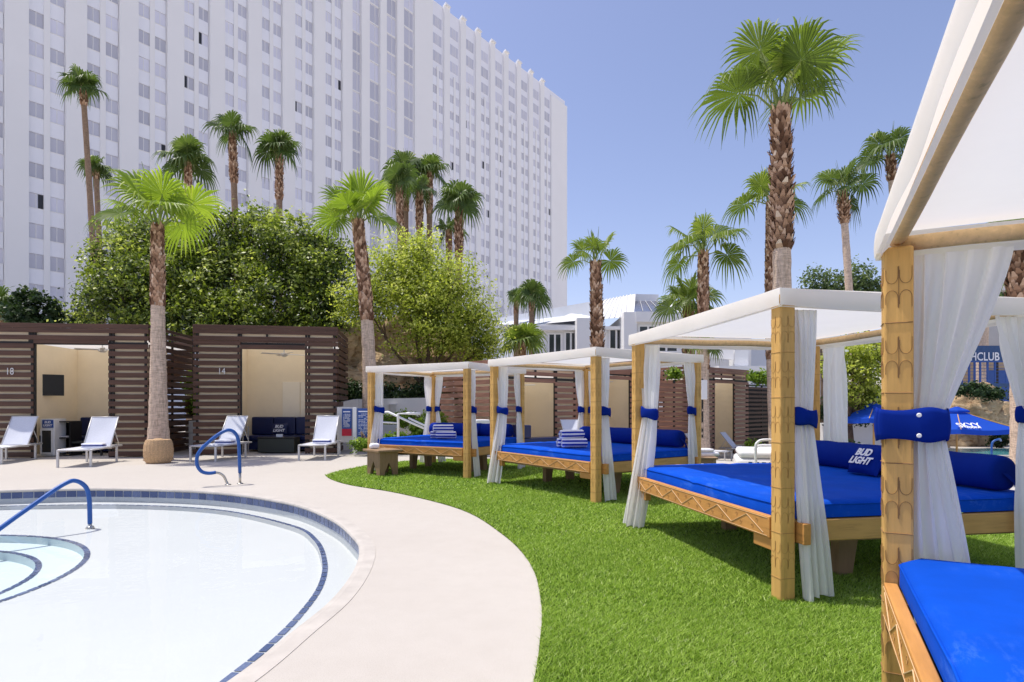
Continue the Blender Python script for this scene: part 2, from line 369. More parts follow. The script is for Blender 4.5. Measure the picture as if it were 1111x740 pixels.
def resample(lp,step):
    pts=lp+[lp[0]]; d=[0]
    for a,b in zip(pts,pts[1:]): d.append(d[-1]+(b-a).length)
    N=int(d[-1]/step); out=[]; j=0
    for i in range(N):
        s=d[-1]*i/N
        while d[j+1]<s: j+=1
        out.append(pts[j].lerp(pts[j+1],(s-d[j])/(d[j+1]-d[j])))
    return out
# waterline tiles, each its own small slab
inn=resample(offset(edge,-.006),.165); m=MB(); m.r=[]
for a,b in zip(inn,inn[1:]+inn[:1]):
    t=(b-a).normalized()*.006; nn=Vector((-t.y,t.x,0)).normalized()*.010
    p=a+t; q=b-t
    m.add([(p.x,p.y,-.15),(q.x,q.y,-.15),(q.x,q.y,-.045),(p.x,p.y,-.045)],[(0,1,2,3)]); m.r.append(random.random())
m.build('waterline_tiles','tile',pool)
def trimband(lp,z,w_,name,step=.12):
    a=resample(lp,step); b=offset(a,-w_); c=offset(a,0); mm=MB(); mm.r=[]; k=len(a)
    for i in range(k):
        j=(i+1)%k; g=.06
        P=lambda l,s: l[i].lerp(l[j],s)
        q=[P(c,g),P(c,1-g),P(b,1-g),P(b,g)]
        mm.add([(v.x,v.y,z) for v in q],[(0,1,2,3)]); mm.r.append(random.random())
    mm.build(name,'tile',pool)
fill('bench_ledge',[[(p.x,p.y) for p in offset(edge,.01)],[(p.x,p.y) for p in trim]],ZB,'plaster',pool)
wall(trim,ZF,ZB,'ledge_riser','plaster'); trimband(offset(trim,.06),ZB+.005,.055,'trim_tiles',.15)
def circ(r,c=(-6.95,5.55),n=72,sx=1.0): return [Vector((c[0]+r*math.cos(-2*PI*i/n)*sx,c[1]+r*math.sin(-2*PI*i/n),0)) for i in range(n)]
c1=circ(2.37); c2=circ(1.92)
fill('pool_floor',[[(p.x,p.y) for p in offset(trim,.002)],[(p.x,p.y) for p in c1]],ZF,'plaster',pool)
wall(c1,ZF-.09,ZF,'step_riser','plaster_deep'); trimband(circ(2.43),ZF+.005,.06,'trim_tiles',.14)
fill('pool_step',[[(p.x,p.y) for p in c1],[(p.x,p.y) for p in c2]],ZF-.09,'plaster_deep',pool)
wall(c2,ZF-.19,ZF-.09,'step_riser','plaster_deep'); trimband(circ(1.98),ZF-.085,.06,'trim_tiles',.14)
fill('pool_step',[[(p.x,p.y) for p in c2]],ZF-.19,'plaster_deep',pool)
wt=fill('pool_water',[[(p.x,p.y) for p in offset(edge,.0)]],WL,'water'); tag(wt,kind='structure')
# ---------------------------------------------------------------- lawn
lawn_pts=[(-3.86,12.35),(-3.77,12.0),(-3.45,11.4),(-2.92,10.7),(-1.85,9.7),(-.71,8.2),(-.11,6.63),(.165,5.4),(.213,4.32),(.166,3.57),(.10,3.0),(-.05,2.1),(-.4,1.1),(-1.1,.1),(-2.4,-1.1),(-3.5,-3),(2,-5),(8,-3),(8.2,3),(8.0,7),(7,10.5),(4.6,13.2),(2.4,14.7),(.3,15.7),(-1.8,15.9),(-3.2,14.8),(-3.75,13.3)]
lawn=catmull([(x,y,0) for x,y in lawn_pts],6)
tag(fill('lawn',[[(p.x,p.y) for p in lawn]],.006,'turf'),kind='structure')
LP=np.array([(p.x,p.y) for p in lawn])
def inside(X,Y,P):
    c=np.zeros(len(X),bool); j=len(P)-1
    for i in range(len(P)):
        xi,yi=P[i]; xj,yj=P[j]
        k=((yi>Y)!=(yj>Y)); c^= k & (X<(xj-xi)*(Y-yi)/(yj-yi+1e-12)+xi); j=i
    return c
def blades(y0,y1,dens,h,wd):
    x0,x1=-4.2,min(8.2,y1*.95); N=int((x1-x0)*(y1-y0)*dens); X=rng.uniform(x0,x1,N); Y=rng.uniform(y0,y1,N)
    k=inside(X,Y,LP)&(np.abs(X)<Y*.9+.3); X=X[k];Y=Y[k];N=len(X); hh=h*rng.uniform(.55,1.15,N)
    a=rng.uniform(0,2*PI,N); ln=rng.uniform(.2,1.1,N)*hh; b=rng.uniform(0,2*PI,N)
    pa=.5+.5*np.sin(X*2.1+1.3*np.sin(Y*1.7))*np.sin(Y*1.9+.8*np.sin(X*2.3)); # soft nap patches
    V=np.zeros((N,3,3)); dx=np.cos(a)*wd/2; dy=np.sin(a)*wd/2
    V[:,0]=np.stack([X-dx,Y-dy,np.full(N,.006)],1); V[:,1]=np.stack([X+dx,Y+dy,np.full(N,.006)],1)
    V[:,2]=np.stack([X+np.cos(b)*ln*1.5+ .006*pa,Y+np.sin(b)*ln*1.5-.008*pa,.006+hh],1)
    return V,np.clip(rng.normal(.45,.22,N)+.12*(pa-.5),0,1)
sets=[blades(2.2,4.2,20000,.026,.0045),blades(4.2,6.5,11000,.028,.0065),blades(6.5,10,4500,.030,.010),blades(10,16,1800,.034,.016)]
tag(np_mesh('turf_grass',np.concatenate([s[0] for s in sets]),3,'blade',rnd=np.concatenate([s[1] for s in sets])),'short bright green artificial turf covering the curved lawn','grass',kind='stuff')
# ---------------------------------------------------------------- day beds
L=2.8; W=2.3; ZT=2.19
def smooth01(t): t=max(0,min(1,t)); return t*t*(3-2*t)
def curtain(parent,axis,top,tie,bot,zt=2.17,zb=.035,ztie=1.36,pleats=7,tied=True,band_post=None,seed=0,two=0,name='curtain'):
    """axis: unit (x,y) the cloth spreads along; top/tie/bot: (centre x, centre y, width)"""
    r=random.Random(seed); ax=Vector((axis[0],axis[1],0)).normalized(); nr=Vector((-ax.y,ax.x,0)); ph=[r.uniform(0,6.28) for _ in range(6)]
    nu,nv=110,64
    def sec(z):
        z=min(zt,max(zb,z))
        if not tied:
            k=(zt-z)/(zt-zb); return [top[i]+(bot[i]-top[i])*k for i in range(3)]
        if z>=ztie:
            k=(zt-z)/(zt-ztie); k=max(0,k); e=k**1.15; w=top[2]+(tie[2]-top[2])*(e*.75+.25*smooth01(k))
            return [top[0]+(tie[0]-top[0])*e,top[1]+(tie[1]-top[1])*e,w]
        k=min(1,max(0,(ztie-z)/(ztie-zb))); e=1-(1-k)**1.6; w=tie[2]+(bot[2]-tie[2])*e
        return [tie[0]+(bot[0]-tie[0])*k**1.1,tie[1]+(bot[1]-tie[1])*k**1.1,w]
    def fn(u,v):
        z=zt+(zb-zt)*v; c=sec(z); s=u*2-1
        wob=.5*math.sin(3*z+ph[0])+.3*math.sin(7*z+ph[1])
        a=s*PI*pleats/2
        full=min(c[2],.5)/pleats*1.25
        amp=(.013+full*.42)*(1+.35*math.sin(5*s+ph[2]))
        if tied: amp*= .62+.38*min(1,abs(z-ztie)/.35)
        amp*=.35+.65*smooth01((zt-z)/.3)
        d=amp*(math.sin(a+ph[3]+.5*wob)+.35*math.sin(2.3*a+ph[4]+wob)+.12*math.sin(5.1*a+4*z))
        sl=.018*math.sin(a*1.1+ph[5]+2*z)*min(1,c[2]/.3)
        zz=z+(.016*math.sin(2.2*s+ph[0])+.007*math.sin(9*s+ph[2]))*smooth01((ztie-z)/(ztie-zb))
        return Vector((c[0],c[1],zz))+ax*(s*c[2]/2+sl)+nr*d
    m=MB(); m.grid(fn,nu,nv); cu=m.build(name,'curtain',parent,smooth=True)
    if tied:
        # blue band wrapped round the gathered cloth
        pts=[]; cx,cy,cw=tie; a0=cw/2+.022; b0=.06
        loop=[]
        if band_post is not None:
            px,py=band_post
            c0=Vector((px,py,0)); hw=.088
            end=Vector((cx,cy,0))+ax*(cw/2+.02)
            loop=[c0-ax*hw-nr*.097, c0+ax*hw*.95-nr*.097, end-nr*.07, end+nr*.05, c0-ax*hw+nr*hw]
            rr=[]; 
            for i in range(5):
                a,b=loop[i],loop[(i+1)%5]
                for k in range(10): rr.append(a.lerp(b,k/10))
            rr=[sum((rr[(i+j)%50] for j in (-1,0,1)),Vector())/3 for i in range(50)]
            ring=rr
        else:
            ring=[Vector((cx,cy,0))+ax*(a0*math.cos(t)*(1))+nr*(b0*math.sin(t)) for t in [2*PI*i/28 for i in range(28)]]
        N=len(ring); h=.062 if band_post is None else .075
        m=MB()
        def bf(u,v):
            i=int(round(u*N))%N; p=ring[i]; cc=Vector((cx,cy,0)); out=(p-cc).normalized()
            tl=(p-cc).dot(ax); slope=-.16 if band_post is None else .0
            zz=ztie+(v-.5)*2*h+tl*slope+.008*math.sin(6*u*PI+v*3)
            return p+out*(.008*math.sin(v*PI)+.004*math.sin(9*u*PI))+Vector((0,0,zz))
        m.grid(bf,N,6); bd=m.build('tie_band','blue_band',cu,smooth=True)
        sm=bd.modifiers.new('t','SOLIDIFY'); sm.thickness=.006
        if band_post is not None:
            m=MB(); c0=Vector((band_post[0],band_post[1],0))
            for zz in (.045,-.05):
                p=c0+ax*.075-nr*.105+Vector((0,0,ztie+zz)); m.tube([p,p-nr*.006],[.011,.008],10)
            m.build('snap_button','white',cu)
    return cu
def post(root,x,y,faces,ztop=2.21,hero=False):
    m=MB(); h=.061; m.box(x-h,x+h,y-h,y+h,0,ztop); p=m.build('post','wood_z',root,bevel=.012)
    g=MB()
    def P(face,s,z,o=.0015):
        return {'-y':Vector((x+s,y-h-o,z)),'-x':Vector((x-h-o,y-s,z)),'+x':Vector((x+h+o,y+s,z))}[face]
    for f in faces:
        z=.17; k=0
        while z<ztop-.1:
            g.tube([P(f,-h+.004,z),P(f,h-.004,z)],.0026 if hero else .002,5)
            if k%1==0:
                zc=z+.17
                for sgn in (-1,1):           # arched motif: two lobes above and below a cusp
                    for c0 in (-.0345,.0345):
                        pts=[P(f,c0*.82+.025*math.cos(t),zc+sgn*(.052-.036*math.sin(t))) for t in [PI*i/10 for i in range(11)]]
                        a_,b_=pts[0],pts[-1]
                        pts=[a_+Vector((0,0,sgn*.045))]+pts+[b_+Vector((0,0,sgn*.030))]
                        g.tube(pts,.0015 if hero else .001,4)
                g.tube([P(f,0,zc-.10),P(f,0,zc+.10)],.0016 if hero else .001,4)
            z+=.335; k+=1
    g.build('post_carving','groove_dark' if hero else 'groove',p)
    return p
def bed(label,A,u_ang,L=L,W=W,band4=False,logo=False,d_mode='both',z=0,seed=1,hero=False):
    """A: near front post; local x runs along the short near side, local y along the carved pool-side rail"""
    rz=u_ang-PI/2
    t=thing('daybed',label,'canopy daybed',(A[0],A[1],z),rz,'canopy daybeds lined up along the curved lawn')
    for (x,y,f) in ((0,0,('-y','-x')),(0,L,('-y','-x')),(W,0,('-y','-x')),(W,L,('-y','-x'))): post(t,x,y,f,hero=band4)
    # base
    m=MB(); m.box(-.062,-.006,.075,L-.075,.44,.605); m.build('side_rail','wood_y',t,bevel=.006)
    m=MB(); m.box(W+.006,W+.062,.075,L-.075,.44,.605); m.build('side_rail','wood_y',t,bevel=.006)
    for y0 in (-.03,L-.03):
        m=MB(); m.box(.075,W-.075,y0,y0+.06,.43,.59); m.build('end_rail','wood_x',t,bevel=.006)
    for y0,sg in ((0,1),(L,-1)):
        m=MB(); a,b=sorted((y0+sg*.08,y0+sg*.32)); m.box(-.04,.03,a,b,.345,.436); m.build('joint_block','wood_y',t,bevel=.006)
    for q in (.076,W-.156):
        m=MB(); m.box(q,q+.06,-.135,-.032,.43,.585); m.build('beam_end','wood_y',t,bevel=.006)
    m=MB(); m.box(.06,W-.06,.06,L-.06,.40,.428); m.build('base_board','grey_wood',t)
    for x0,y0 in ((W/2,.5),(W/2,L-.5)):
        for sg in (-1,1):
            m=MB(); m.prism([(x0+sg*.35,y0-.05,.006),(x0+sg*.22,y0-.05,.006),(x0+sg*.15,y0-.05,.39),(x0+sg*.35,y0-.05,.39)],(0,.1,0)); m.build('leg','grey_wood',t)
    # zigzag and spirals carved in the rail
    g=MB(); nz=int((L-.3)/.21); zc=.5225; x=-.0645
    pts=[(x,.15+(L-.3)*i/nz,zc+(.052 if i%2 else -.052)) for i in range(nz+1)]
    for a,b in zip(pts,pts[1:]): g.tube([a,b],.0032,5)
    for zz in (.592,.455): g.tube([(x,.1,zz),(x,L-.1,zz)],.002,4)
    g.build('zigzag_carving','inlay',t)
    g=MB()
    for i in range(nz):
        yc=.15+(L-.3)*(i+.5)/nz; 
        for sg in (-1,1):
            zz=zc+sg*.028*(1 if True else 1); yy=yc+sg*.03*(1 if i%2 else -1)
            sp=[(x,yy+(.004+.016*k/12)*math.cos(k*.75),zz+(.004+.016*k/12)*math.sin(k*.75)) for k in range(13)]
            g.tube(sp,.0013,4)
    g.build('spiral_carving','groove',t)
    # mattress with rounded edges and piping
    r=random.Random(seed)
    bm=bmesh.new(); nx,ny=26,32; x0,x1,y0,y1=.0,W-.0,-.005,L+.005; zt=.725; zb=.60
    def corner(u,v):
        X=x0+(x1-x0)*u; Y=y0+(y1-y0)*v
        for (px,py) in ((0,0),(0,L),(W,0),(W,L)):
            dx=.095-abs(X-px); dy=.095-abs(Y-py)
            if dx>0 and dy>0:
                if dx<dy: X=px+(.095 if px==0 else -.095)
                else: Y=py+(.095 if py==0 else -.095)
        return X,Y
    nn=[]
    us=[0,.004,.014]+[.014+(1-.028)*i/nx for i in range(1,nx)]+[1-.014,1-.004,1]; vs_=[0,.004,.012]+[.012+(1-.024)*i/ny for i in range(1,ny)]+[1-.012,1-.004,1]
    top=[[None]*len(vs_) for _ in us]
    m=MB(); vv=[]
    for i,u in enumerate(us):
        for j,v in enumerate(vs_):
            X,Y=corner(u,v); e=min(u*(x1-x0),(1-u)*(x1-x0),v*(y1-y0),(1-v)*(y1-y0)); dz=-.028*(1-min(1,e/.035))**2
            zz=zt+dz+.006*math.sin(3.1*X+seed)*math.sin(2.7*Y+seed*2)+.008*min(1,e/.3)
            zz-=.010*math.exp(-((Y-L/2)/.012)**2)+.008*math.exp(-((X-W*.5)/.012)**2)
            vv.append((X,Y,zz))
    J=len(vs_); fs=[(i*J+j,(i+1)*J+j,(i+1)*J+j+1,i*J+j+1) for i in range(len(us)-1) for j in range(J-1)]
    per=[(i,0) for i in range(len(us))]+[(len(us)-1,j) for j in range(1,J)]+[(i,J-1) for i in range(len(us)-2,-1,-1)]+[(0,j) for j in range(J-2,0,-1)]
    b=len(vv)
    for (i,j) in per: p=vv[i*J+j]; vv.append((p[0],p[1],zb))
    K=len(per)
    for k in range(K):
        k2=(k+1)%K; fs.append((per[k][0]*J+per[k][1],b+k,b+k2,per[k2][0]*J+per[k2][1]))
    m.add(vv,fs); mt=m.build('mattress','blue',t,smooth=True)
    m=MB(); pp=[Vector(vv[i*J+j])+Vector((0,0,.001)) for (i,j) in per]; m.tube(pp,.0055,5,closed=True); m.build('piping','blue',mt,smooth=True)
    # bolster
    br=.155; bx=W-.22
    def bol(m,ya,yb,bx=bx,rr=br):
        pr=[(0,.02),(rr*.75,.0),(rr*.95,.02),(rr,.06)]
        prof=[(q,ya+o) for q,o in pr]+[(rr+.004*math.sin(9*k),ya+.06+(yb-ya-.12)*k/14) for k in range(1,14)]+[(q,yb-o) for q,o in pr[::-1]]
        vs=[]; n=28
        for q,yy in prof:
            for k in range(n):
                a=2*PI*k/n; zz=.735+rr*.9+q*math.sin(a); vs.append((bx+q*math.cos(a),yy,max(zz,.74)))
        m.add(vs,[(i*n+k,(i+1)*n+k,(i+1)*n+(k+1)%n,i*n+(k+1)%n) for i in range(len(prof)-1) for k in range(n)])
    m=MB(); bol(m,.14,L-.14); bo=m.build('bolster','blue_band',t,smooth=True)
    for yy,dy in ((.145,-.06),(L-.145,.06)):
        m=MB(); pts=[(bx+.0,yy,.88),(bx+.07,yy+dy*.6,.80),(bx+.1,yy+dy,.66),(bx+.085,yy+dy*1.05,.45),(bx+.05,yy+dy*.7,.40)]
        for a,b_ in zip(pts,pts[1:]):
            m.prism([Vector(a)+Vector((-.024,0,0)),Vector(a)+Vector((.024,0,0)),Vector(b_)+Vector((.024,0,0)),Vector(b_)+Vector((-.024,0,0))],(0,.006*(1 if dy>0 else -1),0))
        m.build('strap','blue_band',bo)
    # canopy
    o=.085; X0,X1,Y0,Y1=-o,W+o,-o,L+o; ztop=2.315
    m=MB()
    def roof(u,v):
        e=min(u,1-u)*min(v,1-v)*16
        return Vector((X0+(X1-X0)*u,Y0+(Y1-Y0)*v,ztop-.004-.045*math.sin(PI*u)*math.sin(PI*v)+.006*math.sin(14*u)*math.sin(PI*v)))
    m.grid(roof,24,24)
    c=[(X0,Y0),(X1,Y0),(X1,Y1),(X0,Y1)]
    for i in range(4):
        a=c[i]; b_=c[(i+1)%4]; d=Vector((b_[0]-a[0],b_[1]-a[1],0)).normalized(); nrm=Vector((d.y,-d.x,0))
        def val(u,v):
            p=Vector((a[0]+(b_[0]-a[0])*u,a[1]+(b_[1]-a[1])*u,0))
            zz=ztop-.014*math.sin(PI*u)-v*(.125+.012*math.sin(PI*u)+.004*math.sin(11*u+i))
            return Vector((p.x,p.y,zz))+nrm*(.006*math.sin(v*2.5)+.005*math.sin(17*u+i)*v*math.sin(PI*u))
        m.grid(val,40,5)
    # inner return of the valance
    for i in range(4):
        a=c[i]; b_=c[(i+1)%4]; d=Vector((b_[0]-a[0],b_[1]-a[1],0)).normalized(); nrm=Vector((-d.y,d.x,0))
        def inn(u,v):
            p=Vector((a[0]+(b_[0]-a[0])*u,a[1]+(b_[1]-a[1])*u,0))+nrm*(.012+.03*v)
            return Vector((p.x,p.y,ztop-.138+.03*v-.02*math.sin(PI*u)))
        m.grid(inn,16,1)
    m.build('canopy','canopy',t,smooth=True)
    zb_=2.252; rb=.036
    for a,b_ in (((0,-.02),(0,L+.02)),((W,-.02),(W,L+.02)),((-.02,0),(W+.02,0)),((-.02,L),(W+.02,L))):
        dz=0 if a[0]==b_[0] else -.022
        m=MB(); N=8; pts=[Vector((a[0]+(b_[0]-a[0])*i/N,a[1]+(b_[1]-a[1])*i/N,zb_+dz+.004*math.sin(i*1.7))) for i in range(N+1)]
        m.tube(pts,rb,14); m.build('beam','beam_wood',t,smooth=True)
    # curtains
    g=.062
    if not band4:
        curtain(t,(1,0),(g+.12,-.01,.20),(g+.09,-.04,.13),(g+.145,-.11,.22),seed=seed)
        curtain(t,(.55,-.83),(g+.06,L-.09,.24),(g+.01,L-.17,.17),(g-.215,L-.19,.27),seed=seed+5,zb=.03)
        cw=.26 if d_mode=='both' else .44
        curtain(t,(1,0),(W-g-cw/2-.01,-.01,cw),(W-g-.07-cw*.1,-.03,cw*.5),(W-g-.12,-.11,cw),seed=seed+11)
        if d_mode=='both':
            curtain(t,(1,0),(W-g-.14,L,.26),(W-g-.05,L+.04,.11),(W-g-.14,L+.11,.24),seed=seed+21)
            curtain(t,(0,1),(W,L-g-.14,.26),(W+.04,L-g-.04,.11),(W+.11,L-g-.15,.24),seed=seed+31)
        else:
            curtain(t,(1,0),(W-g-.14,L,.26),(W-g-.05,L+.03,.12),(W-g-.14,L+.12,.24),seed=seed+21)
            curtain(t,(0,1),(W+.05,L-g-.26,.44),(0,0,0),(W+.13,L-g-.26,.42),seed=seed+31,tied=False,pleats=5)
    else:
        curtain(t,(1,0),(g+.17,0,.26),(g+.085,0,.13),(g+.15,0,.27),seed=seed)
        curtain(t,(1,0),(g+.185,L,.37),(g+.055,L+.01,.125),(g+.20,L+.13,.32),seed=seed+5,band_post=(0,L),pleats=8,zb=.03)
        curtain(t,(1,0),(W-g-.14,0,.26),(W-g-.09,0,.13),(W-g-.10,0,.26),seed=seed+11)
        curtain(t,(1,0),(W-g-.14,L,.26),(W-g-.05,L+.03,.12),(W-g-.14,L+.12,.24),seed=seed+21)
    return t
B={}
def ang(dx,dy): return math.atan2(dy,dx)
B[1]=bed('farthest canopy daybed, behind the wooden bench, carved side towards the pool',(-.89,11.72),ang(-.866,.5),L=2.55,W=2.2,seed=3)
B[2]=bed('canopy daybed second from the wooden bench, striped towels on its blue mattress',(1.25,8.78),ang(-.565,.825),seed=8)
B[3]=bed('canopy daybed with logo pillow and wide blue mattress, beside the brown tables',(2.03,4.42),ang(-.177,.984),W=2.38,d_mode='one',seed=14)
B[4]=bed('nearest canopy daybed, cut off by the right edge, blue band round its post',(.585,.375),ang(.459,.889),band4=True,seed=23)
def local(b,x,y,z): 
    o=B[b]; return Matrix.Translation(o.location)@Matrix.Rotation(o.rotation_euler[2],4,'Z')@Vector((x,y,z))
# pillows
def pillow(label,b,x,y,s=.42,txt=True,rzoff=0):
    p=local(b,x,y,.745); t=thing('throw_pillow',label,'pillow',p,B[b].rotation_euler[2]+rzoff,'blue logo pillows on the daybeds')
    # leaning against the bolster: plane tilted, facing -x
    mt=Matrix.Rotation(R(28),4,'Y')
    m=MB()
    def side(sg):
        def f(u,v):
            a=u*2-1; b_=v*2-1; th=.085*((1-a*a)*(1-b_*b_))**.42
            k=1-.06*(1-abs(a*b_))*0; px=a*s/2*(1-.05*(1-b_*b_)*0-.06*(abs(b_)<2)*(1-b_*b_)); pz=b_*s*.4*(1-.05*(1-a*a))
            return mt@Vector((sg*th,-px,pz+s*.4))
        return f
    m.grid(side(-1),16,14); m.grid(lambda u,v: side(1)(1-u,v),16,14)
    pl=m.build('cushion','blue_band',t,smooth=True)
    if txt:
        for s_,dz in (('BUD',.048),('LIGHT',-.045)):
            fm=frame_mt(mt@Vector((-.085,0,s*.4+dz)),mt.to_3x3()@Vector((0,-1,0)),mt.to_3x3()@Vector((0,0,1)))
            text(s_,.105,'logo',t,fm,shear=.25,bold=.004,sx=.95)
    return t
pillow('blue logo pillow leaning on the bolster of the daybed with the wide mattress',3,1.82,1.33,s=.40)
pillow('blue logo pillow leaning on the bolster of the farthest daybed behind the bench',1,1.72,1.1)
def towel_roll(label,b,x,y,z,rz,r_=.062,ln=.42):
    p=local(b,x,y,z); r_=.085; t=thing('rolled_towel',label,'towel',p,rz,'blue and white striped towels rolled on the daybeds')
    m=MB(); n=20; prof=[(r_*.3,-ln/2),(r_*.85,-ln/2-.004),(r_,-ln/2+.01)]+[(r_*(1+.02*math.sin(7*k)),-ln/2+ln*k/8) for k in range(1,8)]+[(r_,ln/2-.01),(r_*.85,ln/2+.004),(r_*.3,ln/2)]
    vs=[(xx,q*math.cos(2*PI*k/n),r_+q*.92*math.sin(2*PI*k/n)) for q,xx in prof for k in range(n)]
    m.add(vs,[(i*n+k,i*n+(k+1)%n,(i+1)*n+(k+1)%n,(i+1)*n+k) for i in range(len(prof)-1) for k in range(n)])
    m.build('roll','towel',t,smooth=True)
    m=MB()
    for sx in (-1,1):
        m.tube([(sx*(ln/2+.004),(.006+.045*k/30)*math.cos(k*.5),r_+(.006+.045*k/30)*math.sin(k*.5)) for k in range(31)],.0035,4)
    m.build('towel_end','towel_white',t)
wh={1:('farthest daybed',.55,1.0),2:('second daybed from the bench',.5,1.15)}
for b,(w_,x,y) in wh.items():
    for i,(dx,dz,nm) in enumerate(((-.088,0,'pool-side bottom towel'),(.088,0,'bolster-side bottom towel'),(0,.142,'topmost towel'))):
        towel_roll(f'striped rolled towel on the {w_}, {nm} of its pile',b,x+dx*.2,y+dx,.735+dz,R(8*i-6)+ (.25 if b==2 else .1),.065)
    p=local(b,x-.28 if b==2 else x+.3,y+.0,.735)
# ---------------------------------------------------------------- palms
def fan(Vq,Rn,hub,d,nrm,Rf,nseg,droop,rs,rv,spread=155):
    """fan leaf at hub: d = outward direction in the leaf plane, nrm = leaf normal"""
    s=d.cross(nrm).normalized()
    for k in range(nseg):
        a=R(-spread+2*spread*k/(nseg-1)+rs.uniform(-1.5,1.5)); 
        dirv=d*math.cos(a)+s*math.sin(a); perp=-d*math.sin(a)+s*math.cos(a)
        Ls=Rf*(1-.22*(abs(a)/PI)**1.5)*rs.uniform(.9,1.05); hw=math.tan(R(spread)/(nseg-1))
        st=[(.03,.03*hw),(.30,.30*hw*1.02),(.52,.52*hw*.98),(.70,.40*hw),(.87,.20*hw),(1.0,.015*hw)]
        dr=droop*rs.uniform(.6,1.35); tw=rs.uniform(-.12,.12)
        pts=[]
        for (q,w) in st:
            c=hub+dirv*(Ls*q)+nrm*(Rf*.16*math.sin(q*1.5)*.6)
            t=max(0,q-.55)/.45; c=c+Vector((0,0,-dr*Rf*t*t))+perp*(tw*Rf*t*t)
            fold=nrm*(-w*Ls*.45); pts.append((c-perp*(w*Ls)+fold*.0,c+nrm*(w*Ls*.55),c+perp*(w*Ls)))
        val=min(1,max(0,rv+rs.uniform(-.16,.16)))
        for j in range(5):
            A,Bq=pts[j],pts[j+1]
            vv=min(1,val+(.22 if j>=3 else (-.0))*rs.random())
            Vq.append((A[0],A[1],Bq[1],Bq[0])); Rn.append(vv); Vq.append((A[1],A[2],Bq[2],Bq[1])); Rn.append(min(1,vv+.08))
def palm(label,base,top,rb,rt,boot=.3,nf=12,Rf=.75,pet=.8,mat='palm_mid',nseg=30,seed=0,lean=0,group='fan palms around the pool',droop=.5,emin=-35,bootfat=1.25,boots=None,tmat='trunk',sp=155):
    rs=random.Random(seed); b=Vector(base); tp=Vector(top)-b; t=thing('palm_tree',label,'palm tree',b,0,group)
    H=tp.z; N=40
    def path(q): 
        off=Vector((lean*math.sin(PI*q),0,0)); return Vector((tp.x*q**1.15,tp.y*q,tp.z*q))+off
    def rad(q):
        r=rb+(rt-rb)*min(1,q*1.1)**.55
        r*=1+.35*math.exp(-q*H/.5)*.7
        return r
    m=MB(); pts=[path(i/N) for i in range(N+1)]; m.tube(pts,[rad(i/N)*(1+.03*math.sin(i*2.7)+.02*math.sin(i*5.1)) for i in range(N+1)],16); m.build('trunk',tmat,t,smooth=True)
    # old leaf bases
    q0=1-boot; Vb=[]; Rb=[]; fat=bootfat
    ring=.065*max(1,rt/.12); nr=max(4,int(boot*H/ring)); per=11
    for i in range(nr+1):
        q=q0+(1-q0)*i/nr; c=path(q); r=rad(q)*1.02; prof=math.sin(PI*min(1,(q-q0)/(1-q0+1e-6)*.85+.12))**.5
        for k in range(per):
            a=2*PI*(k+.5*(i%2)+rs.uniform(-.2,.2))/per; o=Vector((math.cos(a),math.sin(a),0)); s=Vector((-math.sin(a),math.cos(a),0))
            w=r*2*PI/per*.62*rs.uniform(.7,1.25); ln=ring*rs.uniform(1.5,2.6); ex=r*(fat-1)*.55*rs.uniform(.4,1.7)*(.35+.65*prof)
            sg=rs.choice((-1,1))*.35
            p0=c+o*r*.97-Vector((0,0,ln*.3)); p1=c+o*(r+ex*.8)+Vector((0,0,ln*.25)); p2=c+o*(r+ex*1.3)+Vector((0,0,ln*.8))+s*w*sg
            Vb.append((p0-s*w,p0+s*w,p1+s*w*.9,p1-s*w*.9)); Vb.append((p1-s*w*.9,p1+s*w*.9,p2+s*w*.3,p2-s*w*.3)); Vb.append((p2-s*w*.3,p2+s*w*.3,p1+s*w*.8-o*ex,p1-s*w*.8-o*ex))
            v=rs.random()**1.3; Rb+=[v*.75,v,v*.3]
    np_mesh('leaf_bases',np.array([[tuple(x) for x in q] for q in Vb]),4,'boot',t,np.array(Rb))
    # fronds
    Vq=[];Rn=[]; pm=MB(); top_=path(1.0); ga=rs.uniform(0,6.28)
    for i in range(nf):
        f=(i+.5)/nf; el=R(82-(82-emin)*f**1.25+rs.uniform(-6,6)); az=ga+i*2.399+rs.uniform(-.25,.25)
        o=Vector((math.cos(az),math.sin(az),0)); d=(o*math.cos(el)+Vector((0,0,math.sin(el)))).normalized()
        Lp=pet*rs.uniform(.8,1.1)*(.75+.25*math.sin(PI*f)); st=top_+o*rt*.5
        hub=st+d*Lp; hub.z-=Lp*.22*f; mid=st+d*(Lp*.5)+Vector((0,0,Lp*.05))
        pm.tube([st,mid,hub],[.022*Rf+.006,.015*Rf+.004,.010*Rf+.003],5)
        dd=(hub-mid).normalized(); tmp=dd.cross(Vector((0,0,1)))
        if tmp.length<.1: tmp=Vector((1,0,0))
        nrm=tmp.normalized().cross(dd).normalized(); nrm=Matrix.Rotation(rs.uniform(-.9,.9),3,dd)@nrm
        # blades hang down from the end of the leaf stalk
        tilt=rs.uniform(-.15,.3)+.25*f
        ax=dd.cross(nrm).normalized(); rot=Matrix.Rotation(-tilt,3,ax); d2=rot@dd; n2=rot@nrm
        if d2.z>dd.z: rot=Matrix.Rotation(tilt,3,ax); d2=rot@dd; n2=rot@nrm
        fan(Vq,Rn,hub,d2,n2,Rf*rs.uniform(.85,1.1),nseg,droop*(.6+.8*f),rs,.62-.42*f+rs.uniform(-.12,.12),sp)
    # spear leaves in the centre
    for i in range(3):
        az=rs.uniform(0,6.28); d=Vector((math.cos(az)*.22,math.sin(az)*.22,1)).normalized(); pm.tube([top_,top_+d*(pet+Rf*.6)],[.03*Rf+.01,.004],5)
    pm.build('leaf_stalks','petiole',t)
    np_mesh('crown',np.array([[tuple(x) for x in q] for q in Vq]),4,mat,t,np.array(Rn))
    return t
